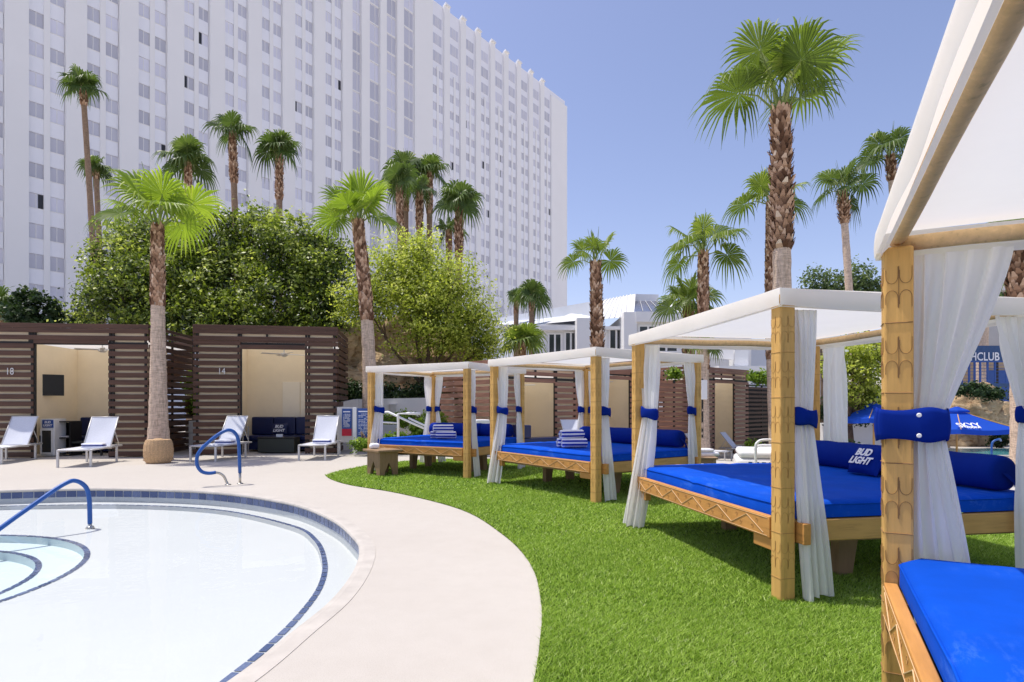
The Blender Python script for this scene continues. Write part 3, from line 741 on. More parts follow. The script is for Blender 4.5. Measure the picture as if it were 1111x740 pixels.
def P2(label,bx,by_,Yb,tx,ty,zb=0,Y2=None,**k):
    b=U(bx,440,Yb); b.z=zb; tp=U(tx,ty,Y2 or Yb); return palm(label,b,tp,**k)
GN='tall thin fan palms in front of the white hotel tower'
# near and mid palms: label, base px, Y, top px
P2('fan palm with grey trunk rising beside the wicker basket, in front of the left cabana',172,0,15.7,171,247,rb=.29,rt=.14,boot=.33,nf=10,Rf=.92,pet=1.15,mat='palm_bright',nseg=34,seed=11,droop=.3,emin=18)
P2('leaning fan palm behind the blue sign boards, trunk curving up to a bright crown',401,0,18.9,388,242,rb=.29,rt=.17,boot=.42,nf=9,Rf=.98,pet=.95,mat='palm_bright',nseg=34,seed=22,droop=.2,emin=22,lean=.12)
P2('tallest fan palm with shaggy brown upper trunk, rising behind the daybed with the wide mattress',850,0,12.6,847,122,zb=-.3,rb=.25,rt=.165,boot=.36,nf=9,Rf=.98,pet=1.3,mat='palm_mid',nseg=44,seed=39,droop=.34,emin=38,bootfat=1.6)
P2('fan palm with five open fans in front of the white clubhouse windows',651,0,24,646,287,zb=-.8,rb=.30,rt=.19,boot=.62,nf=6,Rf=.82,pet=1.0,mat='palm_mid',nseg=32,seed=41,droop=.28,emin=14,bootfat=1.5)
P2('broad crowned fan palm right of the clubhouse roof, above the shorter palm',763,0,24,763,277,zb=-.8,rb=.27,rt=.19,boot=.55,nf=9,Rf=1.05,pet=1.2,mat='palm_mid',nseg=32,seed=55,droop=.5,emin=-5,bootfat=1.3)
P2('short fan palm tucked in front of the broad crowned palm by the clubhouse',747,0,26,747,332,zb=-.8,rb=.3,rt=.22,boot=.4,nf=11,Rf=.95,pet=.85,mat='palm_mid',nseg=28,seed=58,droop=.4,emin=-15,bootfat=1.3)
P2('fan palm half hidden behind the tallest shaggy trunk',841,0,24,836,222,zb=-.8,rb=.22,rt=.16,boot=.6,nf=10,Rf=1.0,pet=1.1,mat='palm_mid',nseg=28,seed=61,droop=.4,emin=-10,lean=-.1)
P2('slender palm with bulging neck against the sky, right of the tallest palm',931,0,30,914,208,zb=-.8,rb=.2,rt=.17,boot=.12,nf=9,Rf=.95,pet=1.05,mat='palm_far',nseg=26,seed=66,droop=.55,emin=-10,bootfat=2.2)
P2('slender palm whose crown stands beside the nearest canopy edge',985,0,30,966,170,zb=-.8,rb=.2,rt=.17,boot=.08,nf=11,Rf=1.0,pet=1.1,mat='palm_far',nseg=26,seed=69,droop=.6,emin=-20,bootfat=1.8)
P2('thick brown palm trunk seen at the right edge between two white curtains',1108,0,17,1104,262,zb=-.8,rb=.26,rt=.22,boot=.25,nf=10,Rf=.75,pet=.8,mat='palm_mid',nseg=26,seed=73,droop=.4,bootfat=1.5)
P2('palm behind the blue sign panel, trunk seen between the curtains',1063,0,40,1066,318,zb=-.8,rb=.42,rt=.38,boot=.1,nf=10,Rf=1.0,pet=1.1,mat='palm_far',nseg=20,seed=75,droop=.5)
P2('bare trunked palm standing just right of the second daybed post',759,0,20,762,372,zb=-.8,rb=.21,rt=.19,boot=.03,nf=7,Rf=.4,pet=.4,mat='palm_mid',nseg=20,seed=78,droop=.4)
# background palms by the tower
bgp=[('tallest thin palm at the left, ringed bare trunk before the tower',112,104,300,90,97,46,1.15,.09,12,.7,1.7,-.9),
('small crowned palm partly behind the tallest thin palm on the left',116,115,300,104,185,48,1.0,.06,10,.5,1.3,0),
('wide drooping palm above the dense tree, left of the bulging-neck palm',207,207,240,204,177,40,1.3,.3,13,.8,1.4,0),
('curved palm with thick bulging brown neck above the dense tree',262,262,230,252,145,40,1.1,.32,9,.7,1.7,0),
('straight palm with thick brown upper trunk above the dense tree',303,303,235,303,165,40,1.15,.33,12,.6,1.7,0),
('palm just behind the bright leaning palm, leftmost of the clustered group',440,440,250,433,200,36,1.0,.35,10,.6,1.3,0),
('second palm of the clustered group, crown touching the bright leaning palm',440,440,255,440,185,39,1.0,.3,9,.6,1.3,0),
('third palm of the clustered group, low thin crown between taller neighbours',456,456,255,455,208,38,.75,.3,8,.5,1.5,0),
('highest palm of the clustered group with a long brown neck',466,466,255,466,188,40,1.1,.3,11,.6,1.4,0),
('round crowned palm right of the clustered group, brown neck',497,497,275,498,222,36,1.05,.45,12,.6,1.7,0),
('small pale palm behind the round crowned palm of the cluster',488,488,270,487,252,38,.7,.2,8,.5,1.2,0),
('lone palm with hanging fans at the foot of the tower corner',577,577,330,577,322,42,1.05,.2,11,.5,1.2,0),
('thin palm standing left of the lone palm at the tower corner',560,560,330,560,325,46,.7,.2,8,.4,1.1,0),
('low bushy palm beside the tree at the left end of the clubhouse',566,566,380,567,374,34,1.0,.3,12,.6,1.2,0),
('dark low palm at the far left above the cabana roof',4,0,380,-2,338,34,1.25,.3,12,.6,1.2,0)]
for i,(lb,bx,_,_,tx,ty,Y,Rf,bt,nf,pt,bf,ln) in enumerate(bgp):
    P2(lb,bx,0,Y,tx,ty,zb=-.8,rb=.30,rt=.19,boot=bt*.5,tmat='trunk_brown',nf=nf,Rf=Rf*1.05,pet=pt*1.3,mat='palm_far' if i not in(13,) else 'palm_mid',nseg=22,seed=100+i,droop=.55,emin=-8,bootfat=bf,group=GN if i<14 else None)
# ---------------------------------------------------------------- broadleaf trees and shrubs
def foliage(lobes,n,size,clump=.35,shell=.5,per=26,up=.35,seed=0):
    """lobes: (cx,cy,cz,rx,ry,rz). leaf quads clustered in clumps near the lobes' surfaces"""
    g=np.random.default_rng(seed); lb=np.array(lobes,float); vol=(lb[:,3]*lb[:,4]*lb[:,5])**(2/3); pr=vol/vol.sum()
    nc=max(3,n//per); idx=g.choice(len(lb),nc,p=pr); d=g.normal(size=(nc,3)); d/=np.linalg.norm(d,axis=1)[:,None]
    rr=1-shell*g.random(nc)**1.6; bump=1+.16*np.sin(d[:,0]*6+idx)*np.sin(d[:,2]*5+idx)+.12*np.sin(d[:,2]*9+idx*2+d[:,0]*4)
    C=lb[idx,:3]+d*lb[idx,3:]*(rr*bump)[:,None]; cs=clump*g.uniform(.5,1.4,nc)
    cr=g.normal(0,.15,nc)+.15*d[:,2]+.55*(rr*bump-.88)  # top and outer leaves lighter, inner ones darker: light and shade in leaf colour
    k=np.repeat(np.arange(nc),per); N=len(k); P=C[k]+g.normal(size=(N,3))*(cs[k]*.55)[:,None]*np.array([1,1,.75])
    nr=g.normal(size=(N,3)); nr[:,2]+=up*2; nr+=d[k]*.8; nr/=np.linalg.norm(nr,axis=1)[:,None]
    a=np.cross(nr,g.normal(size=(N,3))); a/=np.linalg.norm(a,axis=1)[:,None]; b=np.cross(nr,a)
    s=size*g.uniform(.6,1.3,N); a*=s[:,None]; b*=(s*.52)[:,None]
    V=np.stack([P-a,P-b*1+a*.1,P+a,P+b+a*.1],1); V[:,0,2]-=s*.12; V[:,2,2]-=s*.2
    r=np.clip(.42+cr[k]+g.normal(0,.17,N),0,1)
    return V,r
def tree(label,base,lobes,n,size,mat,trunk=.2,name='broadleaf_tree',cat='tree',group=None,limbs=True,bark='bark',**k):
    b=Vector(base); t=thing(name,label,cat,b,0,group); V,r=foliage([(l[0]-b.x,l[1]-b.y,l[2]-b.z,*l[3:]) for l in lobes],n,size,**k)
    if limbs:
        m=MB(); rs=random.Random(n); hz=min(l[2]-l[5] for l in lobes)-b.z; fork=Vector((0,0,max(.5,hz*.75)))
        m.tube([(0,0,0),(.05,0,fork.z*.5),fork],[trunk*1.3,trunk,trunk*.85],9)
        for l in lobes:
            e=Vector((l[0]-b.x,l[1]-b.y,l[2]-b.z)); mid=fork.lerp(e,.5)+Vector((rs.uniform(-.3,.3),rs.uniform(-.3,.3),-.1))
            m.tube([fork,mid,e],[trunk*.7,trunk*.42,trunk*.15],7)
            for _ in range(4):
                q=e+Vector((rs.uniform(-1,1)*l[3],rs.uniform(-1,1)*l[4],rs.uniform(-.5,1)*l[5]))*.75; st=mid.lerp(e,rs.random()); m.tube([st,st.lerp(q,.5)+Vector((0,0,.1)),q],[trunk*.25,trunk*.14,trunk*.05],5)
        m.build('trunk',bark,t,smooth=True)
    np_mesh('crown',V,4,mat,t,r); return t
def lobe(px,py,Y,rpx,ry=None,rz=None):
    p=U(px,py,Y); r=rpx/F*Y; return (p.x,p.y,p.z,r,ry*r if ry else r,rz*r if rz else r)
GT='leafy trees behind the cabanas'
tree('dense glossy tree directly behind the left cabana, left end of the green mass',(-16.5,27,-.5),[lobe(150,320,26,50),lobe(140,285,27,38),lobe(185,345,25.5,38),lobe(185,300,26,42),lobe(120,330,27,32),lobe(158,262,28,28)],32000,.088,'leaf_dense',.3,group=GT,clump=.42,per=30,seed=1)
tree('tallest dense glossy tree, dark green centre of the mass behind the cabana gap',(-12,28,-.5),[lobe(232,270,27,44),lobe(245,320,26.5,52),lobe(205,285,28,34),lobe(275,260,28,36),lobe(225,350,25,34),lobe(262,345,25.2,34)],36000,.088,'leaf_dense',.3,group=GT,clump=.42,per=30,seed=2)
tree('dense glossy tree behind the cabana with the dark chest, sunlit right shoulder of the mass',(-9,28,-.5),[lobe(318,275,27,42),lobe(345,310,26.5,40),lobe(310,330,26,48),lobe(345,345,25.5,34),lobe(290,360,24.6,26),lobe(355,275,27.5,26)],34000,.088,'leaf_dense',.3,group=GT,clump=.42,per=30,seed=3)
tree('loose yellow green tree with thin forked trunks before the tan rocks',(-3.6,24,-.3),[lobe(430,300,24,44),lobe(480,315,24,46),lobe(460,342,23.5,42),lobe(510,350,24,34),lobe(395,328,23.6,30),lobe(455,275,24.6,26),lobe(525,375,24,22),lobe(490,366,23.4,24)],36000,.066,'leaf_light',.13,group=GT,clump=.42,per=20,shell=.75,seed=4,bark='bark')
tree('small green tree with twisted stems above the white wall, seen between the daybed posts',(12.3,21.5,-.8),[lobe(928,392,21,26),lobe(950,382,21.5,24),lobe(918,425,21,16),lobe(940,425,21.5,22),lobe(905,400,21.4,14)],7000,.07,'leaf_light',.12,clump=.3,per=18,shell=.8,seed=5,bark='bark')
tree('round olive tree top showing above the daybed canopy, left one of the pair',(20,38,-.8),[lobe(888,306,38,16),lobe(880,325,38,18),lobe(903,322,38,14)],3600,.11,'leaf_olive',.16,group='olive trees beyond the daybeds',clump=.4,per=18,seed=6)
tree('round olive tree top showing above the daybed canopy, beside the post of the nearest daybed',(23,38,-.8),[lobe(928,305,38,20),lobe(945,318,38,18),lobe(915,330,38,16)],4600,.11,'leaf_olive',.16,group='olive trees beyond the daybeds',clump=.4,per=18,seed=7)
GS='shrubs planted among the walls and cabanas'
def shrub(label,lobes,n,size,mat,**k):
    l=lobes[0]; k.setdefault('group',GS)
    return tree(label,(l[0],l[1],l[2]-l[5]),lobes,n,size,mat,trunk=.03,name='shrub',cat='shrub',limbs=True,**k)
shrub('dark spiky shrub behind the left cabana roof, below the tower windows',[lobe(40,338,28,22),lobe(22,345,28,14),lobe(58,345,28,12)],3600,.12,'leaf_dark',clump=.3,seed=8)
shrub('small dark shrub behind the left cabana roof, right of the rooftop parasols',[lobe(92,345,28,9),lobe(84,349,28,7)],1200,.11,'leaf_dark',clump=.25,seed=9)
shrub('bright upper ball of the shrub in the gap between the two left cabanas',[lobe(211,417,20,10,.8,1.4)],2200,.05,'leaf_lime',clump=.14,seed=10)
shrub('bright lower ball of the shrub in the gap, above the pale planter',[lobe(212,441,19.5,10,.8,1.0)],2000,.05,'leaf_lime',clump=.14,seed=11)
shrub('low dark undergrowth behind the grey wall, left of the rocks',[lobe(378,428,22,14,.6,.8)],3600,.07,'leaf_dark',clump=.25,seed=12)
shrub('wide dark undergrowth under the yellow green tree, above the grey wall',[lobe(425,430,23,24,.5,.5),lobe(455,428,23,20,.5,.6),lobe(480,432,23,16,.5,.5)],6000,.07,'leaf_dark',clump=.25,seed=13)
shrub('clipped hedge behind the white ramp railing',[lobe(440,455,19,16,.5,.5),lobe(470,455,19,14,.5,.5),lobe(418,456,19,12,.5,.5)],4600,.045,'leaf_lime',clump=.12,seed=14)
shrub('grassy plant at the foot of the sign boards',[lobe(392,482,17,12,.5,.45)],900,.05,'leaf_lime',clump=.12,seed=15)
shrub('lime green plant inside the white ramp railing, left clump',[lobe(430,476,17.5,12,.6,.6)],1000,.06,'leaf_lime',clump=.15,seed=16)
shrub('lime green plant inside the white ramp railing, right clump',[lobe(457,468,17.8,9,.6,1.4)],1000,.06,'leaf_lime',clump=.15,seed=17)
shrub('green plant topping the slat fence right of the fourth cabana opening',[lobe(824,409,27,9,.8,.8)],800,.08,'leaf_lime',clump=.2,seed=18)
shrub('small green plant peeking over the brown slats by the second daybed',[lobe(731,405,25,7,.8,.7)],500,.08,'leaf_lime',clump=.2,seed=19)
shrub('low plant in front of the slatted cabana beside the white loungers',[lobe(818,483,24,7,.8,.9)],700,.06,'leaf_lime',clump=.16,seed=20)
shrub('dark hedge under the blue balcony',[lobe(1058,423,31,12,.6,.5),lobe(1078,427,31,10,.6,.5),lobe(1040,424,31,8,.6,.5)],2400,.09,'leaf_dark',clump=.25,seed=21)
shrub('dark plant behind the far pool beside the blue handrail',[lobe(1084,475,31,8,.6,1.3)],900,.09,'leaf_dark',clump=.25,seed=22)
shrub('round green bush on the white wall, beneath the blue parasols',[lobe(934,456,25,8,.8,.5)],900,.06,'leaf_lime',clump=.16,seed=23)
shrub('green hedge behind the white wall, under the twisted stem tree',[lobe(925,440,23,22,.5,.8),lobe(900,445,23,14,.5,.8),lobe(950,440,23.5,14,.5,1.2)],5000,.07,'leaf_dark',clump=.25,seed=24)
shrub('spiky plant at the foot of the white wall near the white bench rail',[lobe(914,483,20,7,.6,.7)],600,.07,'leaf_dark',clump=.16,seed=25)
# ---------------------------------------------------------------- rocks
def boulder(label,px,py,Y,rpx,sy=.6,sz=.8,seed=0,zoff=0,nm='boulder'):
    p=U(px,py,Y); r=rpx/F*Y; bm=bmesh.new(); bmesh.ops.create_icosphere(bm,subdivisions=5,radius=1)
    from mathutils import noise
    for v in bm.verts:
        d=v.co.copy(); q=d*1.3+Vector((seed*7.1,seed*3.3,0)); n_=noise.noise(q)*.45+noise.noise(q*2.3)*.22+noise.noise(q*5)*.10+noise.noise(q*11)*.04
        c=noise.cell(q*1.6)*.10
        s=(abs(d.x)**3+abs(d.y)**3+abs(d.z)**3)**(-1/3)*.9
        v.co=Vector((d.x*r*s*(1+n_+c),d.y*r*sy*s*(1+n_),d.z*r*sz*s*(1+n_*.8+c)))
    me=bpy.data.meshes.new(nm); bm.to_mesh(me); bm.free(); me.materials.append(M['rock']); me.polygons.foreach_set('use_smooth',[True]*len(me.polygons))
    o=bpy.data.objects.new(nm,me); col.objects.link(o); o.location=p; return tag(o,label,'rock',group='tan boulders')
for i,a in enumerate([('tall tan boulder left of the leaning palm trunk, behind the cabana corner',372,378,26,26),
 ('big shadowed boulder behind the thin forked tree trunks',415,380,27,34),('tan boulder below the yellow green tree, right of its trunk',455,385,27,30),
 ('pale flat-faced boulder sloping down to the brown slat roof',490,390,26,26),('low boulder above the dark undergrowth, left part',420,402,25,26),('low boulder above the dark undergrowth, right part',462,404,25,26),
 ('boulder in the shadow at the bottom of the rock wall',388,412,25.5,22)]):
    boulder(*a,seed=i+1,sz=1.0 if i<3 else .75)
for i,a in enumerate([('largest boulder behind the far pool, under the blue balcony',1046,458,33,32,.6,1.15),('dark boulder left of the largest one, behind the parasol top',1018,452,34,22,.6,.9),
  ('square tan boulder right of the largest, beside the far pool',1074,462,33,22,.6,1.3),('low tan boulder at the edge of the far pool, behind the parasol pole',1015,478,31.5,14,.6,1.0)]):
    boulder(*a,seed=i+21)
# ---------------------------------------------------------------- slatted cabanas
def slat_wall(mb,x0,x1,z0,z1,y=0,pitch=.2,h=.135,th=.03,rs=random):
    z=z0+.03
    while z+h<z1+.01:
        x=x0
        j=rs.uniform(-.003,.003); mb.box(x0,x1,y-th+j,y+j,z,z+h); z+=pitch
def cabana(label,loc,rz,W_,D,H,op,oph,mat='slat',num=None,inside_=True,zf=.0,roofH=.36,side='both',group='slatted poolside cabanas'):
    """front is local -y face at y=0, interior towards +y; op=(x0,x1) opening"""
    t=thing('cabana',label,'cabana',loc,rz,group); rs=random.Random(int(W_*100))
    m=MB(); x0,x1=op
    # front left / right panels and header
    slat_wall(m,0,x0,0,H-roofH-.1,rs=rs); m.build('slat_panel',mat,t,bevel=.004); m=MB(); slat_wall(m,x1,W_,0,H-roofH-.1,rs=rs); m.build('slat_panel',mat,t,bevel=.004)
    m=MB()
    for zz in (H-roofH-.09,H-roofH+.11,H-.12):
        m.box(-.02,W_+.02,-.045,-.012,zz,zz+.125)
    z=oph+.02
    while z<H-roofH-.12: m.box(x0,x1,-.03,0,z,z+.135); z+=.2
    m.build('header_slats',mat,t,bevel=.004)
    for sx,nm in ((0,'l'),(W_,'r')):
        m=MB(); z=.03
        while z<H:
            a=sx-.03 if sx==0 else sx; m.box(a,a+.03,.003,D,z,min(z+.135,H)); z+=.2
        m.build('side_slats',mat,t,bevel=.004)
    m=MB()
    for px in (.05,x0-.09,x0-.02,x1,x1+.08,W_-.11,W_/2-.03): 
        z1=H-.02; z0=0 if px!=W_/2-.03 else oph+.05
        m.box(px,px+.05,.004,.06,z0,z1)
    for px in (.05,W_-.11): m.box(px,px+.06,D-.1,D-.04,0,H-.02); m.box(px,px+.05,D*.5,D*.5+.06,0,H-.02)
    m.box(0.03,W_-.03,.004,.055,H-roofH-.22,H-roofH-.14)
    m.build('post_frame','dark',t)
    if inside_:
        m=MB(); m.box(.12,x0-.1,.065,.085,.05,H-.22); m.box(x1+.1,W_-.14,.065,.085,.05,H-.22); m.box(.12,W_-.14,.067,.087,H-roofH-.02,H-.16) ; m.build('backing_panel','cream',t)
        m=MB(); m.box(x0-.35,x1+.35,D*.78,D*.78+.05,.05,H-.5); m.box(x0-.40,x0-.351,.12,D*.78+.05,.05,H-.5); m.box(x1+.351,x1+.40,.12,D*.78+.05,.05,H-.5); m.build('inner_wall','cream',t)
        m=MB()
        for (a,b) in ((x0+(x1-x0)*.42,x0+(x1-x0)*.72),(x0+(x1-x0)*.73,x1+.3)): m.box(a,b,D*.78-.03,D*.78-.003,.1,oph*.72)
        m.build('lit_patch','cream_lit',t,bevel=.006)  # paler slabs stand in for light reflected onto the back wall
        # ceiling fan
        cx=(x0+x1)/2+.1; m=MB(); m.tube([(cx,D*.4,H-.45),(cx,D*.4,oph-.02)],.02,8); m.lathe([(.02,oph+.02),(.11,oph),(.12,oph-.07),(.05,oph-.11)],16,(cx,D*.4))
        f=m.build('ceiling_fan','frame_metal',t); m=MB()
        for k in range(4):
            mt=Matrix.Translation((cx,D*.4,oph-.03))@Matrix.Rotation(k*PI/2+.5,4,'Z')@Matrix.Rotation(R(10),4,'X'); m.box(.12,.68,-.065,.065,-.006,.006,mt)
        m.build('fan_blade','frame_metal',f)
    m=MB(); m.add([(0.03,.1,H-.42),(W_-.03,.1,H-.42),(W_-.03,D,H-.42),(.03,D,H-.42)],[(0,1,2,3)]); m.build('roof','canopy',t)
    m=MB(); 
    z=.03
    while z<H: m.box(0,W_,D,D+.03,z,z+.135); z+=.2
    m.build('back_slats',mat,t)
    if num:
        nx,nz=num[1]; text(num[0],.27,'frame_metal',t,frame_mt((nx,-.048,nz),(1,0,0),(0,0,1)),name='number_sign',sx=.8,ext=.004)
    return t
HC1=3.72
x_=lambda px,Y:(px-555.5)/F*Y
def right_corner(px,Y,rz,W_): return (x_(px,Y)-W_*math.cos(rz),Y-W_*math.sin(rz))
def along(o,rz,px):
    k=(px-555.5)/F; return (k*o[1]-o[0])/(math.cos(rz)-k*math.sin(rz))
wL=6.2; rA=R(6); oA=right_corner(161,16.6,rA,wL); aL=lambda px: along(oA,rA,px)
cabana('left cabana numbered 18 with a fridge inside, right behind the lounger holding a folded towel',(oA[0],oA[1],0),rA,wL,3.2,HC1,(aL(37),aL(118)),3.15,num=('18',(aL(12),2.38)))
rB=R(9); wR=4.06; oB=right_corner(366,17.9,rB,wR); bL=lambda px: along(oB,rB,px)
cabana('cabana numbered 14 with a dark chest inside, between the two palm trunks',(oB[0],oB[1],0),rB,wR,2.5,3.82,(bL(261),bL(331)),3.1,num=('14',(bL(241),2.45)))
# cabanas on the far side
ZL=-.8; aR=math.atan2(.655,.755)
def rowpt(t): return Vector((.755*t,18.6+.655*t,0))
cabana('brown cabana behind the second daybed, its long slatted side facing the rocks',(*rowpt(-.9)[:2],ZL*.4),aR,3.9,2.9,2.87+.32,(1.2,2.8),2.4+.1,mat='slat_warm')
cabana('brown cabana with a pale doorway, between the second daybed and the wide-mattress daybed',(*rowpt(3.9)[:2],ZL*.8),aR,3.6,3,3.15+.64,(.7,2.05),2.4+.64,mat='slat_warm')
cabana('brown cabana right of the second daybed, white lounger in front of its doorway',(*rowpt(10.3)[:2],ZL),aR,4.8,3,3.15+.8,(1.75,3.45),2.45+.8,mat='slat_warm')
t=thing('slat_fence','open dark slat fence joining the far cabana, seen left of the wide-mattress daybed post','fence',(*rowpt(15.15)[:2],ZL),aR)
m=MB(); z=.05
while z<3.2: m.box(0,4.4,-.02,.015,z,z+.10); z+=.2
m.build('slat_panel','slat',t); m=MB(); m.box(0,4.3,.6,.62,0,3.2); m.build('backing_panel','dark',t); m=MB()  # dark sheet added behind the slats to darken the gaps
for px in (0,1.4,2.8,4.2): m.box(px,px+.08,.018,.09,0,3.25)
m.box(0,4.4,-.03,.1,3.2,3.27); m.build('post_frame','dark',t)
t=thing('slat_fence','low brown slat fence between the two doorways behind the second daybed','fence',(*rowpt(7.7)[:2],ZL),aR)
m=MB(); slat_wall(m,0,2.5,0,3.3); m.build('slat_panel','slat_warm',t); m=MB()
for px in (.05,1.2,2.35): m.box(px,px+.08,.003,.07,0,3.3)
m.build('post_frame','dark',t)
# things in the cabanas
def boxthing(name,label,cat,loc,rz,parts,group=None):
    t=thing(name,label,cat,loc,rz,group)
    for nm,mat,bxs,bv in parts:
        m=MB()
        for b in bxs: m.box(*b)
        m.build(nm,mat,t,bevel=bv)
    return t
def sofa(label,loc,w,logo=None,rz=0):
    t=thing('sofa',label,'sofa',loc,rz,'navy cabana sofas')
    m=MB(); m.box(0,w,.04,.8,.06,.34); m.build('base','navy',t,bevel=.02)
    m=MB(); k=max(2,round(w/.75)); [m.box(i*w/k+.008,(i+1)*w/k-.008,.0,.72,.345,.5) for i in range(k)]; m.build('seat_cushion','navy',t,bevel=.035)
    m=MB(); [m.box(i*w/k+.008,(i+1)*w/k-.008,.62,.84,.505,1.08) for i in range(k)]; m.build('back_cushion','navy',t,bevel=.04)
    m=MB(); [m.box(i*w/k+.02,i*w/k+.05,.06,.1,0,.06) for i in range(k)]; m.box(w-.06,w-.03,.7,.75,0,.06); m.build('leg','black',t)
    if logo is not None:
        t2=thing('throw_pillow','small navy logo pillow on the sofa behind the dark chest','pillow',(loc[0]+logo,loc[1]+.52,.5),0)
        m=MB(); mt=Matrix.Rotation(R(-14),4,'X'); 
        for sg in (-1,1):
            m.grid(lambda u,v: mt@Vector(((u-.5)*.5*sg,sg*-.07*(max(0,(1-(2*u-1)**2)*(1-(2*v-1)**2)))**.4,.02+v*.36)),10,8)
        m.build('cushion','navy',t2,smooth=True)
        for s_,dz in (('BUD',.26),('LIGHT',.13)): text(s_,.13,'logo',t2,frame_mt(mt@Vector((0,-.085,dz)),(1,0,0),mt.to_3x3()@Vector((0,0,1))),shear=.2,bold=.004)
    return t
sofa('navy sofa with plain cushions inside the cabana that holds the fridge',(x_(70,17.9),17.9,0),2.6)
sofa('long navy sofa behind the dark chest in the cabana numbered 14',(x_(263,18.5),18.5,0),2.15,logo=.95)
boxthing('storage_chest','low dark chest in front of the navy sofa in cabana 14','chest',(x_(281,17.9),17.8,0),0,[('body','darkbox',[(0,1.1,0,.5,.03,.45)],.012),('lid','black',[(-.02,1.12,-.02,.52,.455,.49)],.008)])
boxthing('coffee_table','low dark table before the navy sofa, beside the fridge','table',(x_(75,17.0),17.0,0),0,[('tabletop','darkbox',[(0,.95,0,.45,.36,.41)],.01),('leg','black',[(.03,.08,.03,.08,0,.36),(.87,.92,.03,.08,0,.36),(.03,.08,.37,.42,0,.36),(.87,.92,.37,.42,0,.36)],0)])
boxthing('menu_card','small white card standing on the dark chest','card',(x_(297,17.9)+.03,18.0,.492),0,[('card','white',[(0,.2,0,.02,0,.085)],.003)])
boxthing('menu_card','small white card standing on the low dark table','card',(x_(93,17.1),17.2,.412),0,[('card','white',[(0,.22,0,.02,0,.10)],.003)])
boxthing('shelf_unit','dark open shelf unit beside the fridge','shelf',(x_(56,16.95),16.95,0),0,[('frame','black',[(0,.04,0,.45,0,1.0),(.5,.54,0,.45,0,1.0),(.04,.5,0,.45,.97,1.0),(.04,.5,.0,.45,.05,.08),(.04,.5,0,.45,.5,.53),(.04,.5,.43,.45,.1,.95)],0),('tray','frame_metal',[(.07,.47,.02,.4,.54,.57)],0)])
fr=boxthing('mini_fridge','white drinks fridge with a blue sign, inside the left cabana doorway','fridge',(x_(41.5,16.7),16.72,0),0,[('body','white',[(0,.40,.05,.5,.02,1.07)],.012),('glass_door','dark_glass',[(.075,.345,.018,.03,.12,.74)],0),('door_frame','white',[(.03,.075,0,.045,.08,.78),(.345,.37,0,.045,.08,.78),(.075,.345,0,.045,.08,.12),(.075,.345,0,.045,.74,.78)],.004),('top_sign','signblue',[(.07,.38,.03,.048,.82,1.04)],.003),('handle','black',[(.035,.055,-.03,0,.42,.6)],.003)])
for s_,dz in (('BUD',.975),('LIGHT',.885)): text(s_,.088,'logo',fr,frame_mt((.225,.026,dz),(1,0,0),(0,0,1)),shear=.2,bold=.003)
boxthing('wall_television','black television on the left inner wall of the cabana with the fridge','television',(x_(36,17.0),17.0,0),R(48),[('screen','black',[(0,.72,-.03,.03,1.74,2.36)],.01),('bracket','dark',[(.35,.55,.032,.12,1.92,2.12)],0)])
boxthing('side_table','thin metal side table left of the navy sofa in cabana 14','table',(x_(260,18.2),18.0,0),0,[('tabletop','frame_metal',[(0,.2,0,.4,.78,.80)],0),('leg','frame_metal',[(0,.03,0,.03,0,.78),(.17,.2,0,.03,0,.78),(0,.03,.37,.4,0,.78),(.17,.2,.37,.4,0,.78)],0)])
boxthing('wall_lamp','white box lamp on the slatted post right of the second daybed','lamp',(x_(761,19.6),19.6,0),0,[('lamp_shade','white',[(0,.2,0,.16,1.65,2.3)],.015),('bracket','dark',[(.04,.16,.161,.2,1.8,2.2)],0),('post','dark',[(.07,.13,.201,.26,-.8,2.35)],0)])
boxthing('planter','pale planter box in the gap between the two left cabanas','planter',(x_(205,19.3),19.1,0),0,[('box','white_plaster',[(0,.55,0,.5,0,.55),(-.01,.56,-.01,.51,.56,.95)],.02),('soil','ground',[(.05,.5,.05,.45,.951,.96)],0)])
boxthing('towel_cabinet','white cabinet with arched panel behind the farthest daybed','cabinet',(x_(517,16.6),16.6,0),R(20),[('body','white',[(0,.40,0,.4,0,1.05)],.03),('door','frame_metal',[(.08,.30,-.012,-.002,.12,.86)],.01)])
boxthing('seat_cushions','dark navy cushioned bench just inside the second cabana doorway behind the second daybed','bench',(x_(566,18.2),17.9,0),R(30),[('seat','navy',[(0,1.6,0,.6,.25,.45)],.03),('backrest','navy',[(0,.35,.0,.6,.46,.85)],.04),('base','black',[(.05,1.55,.05,.55,0,.25)],0)])
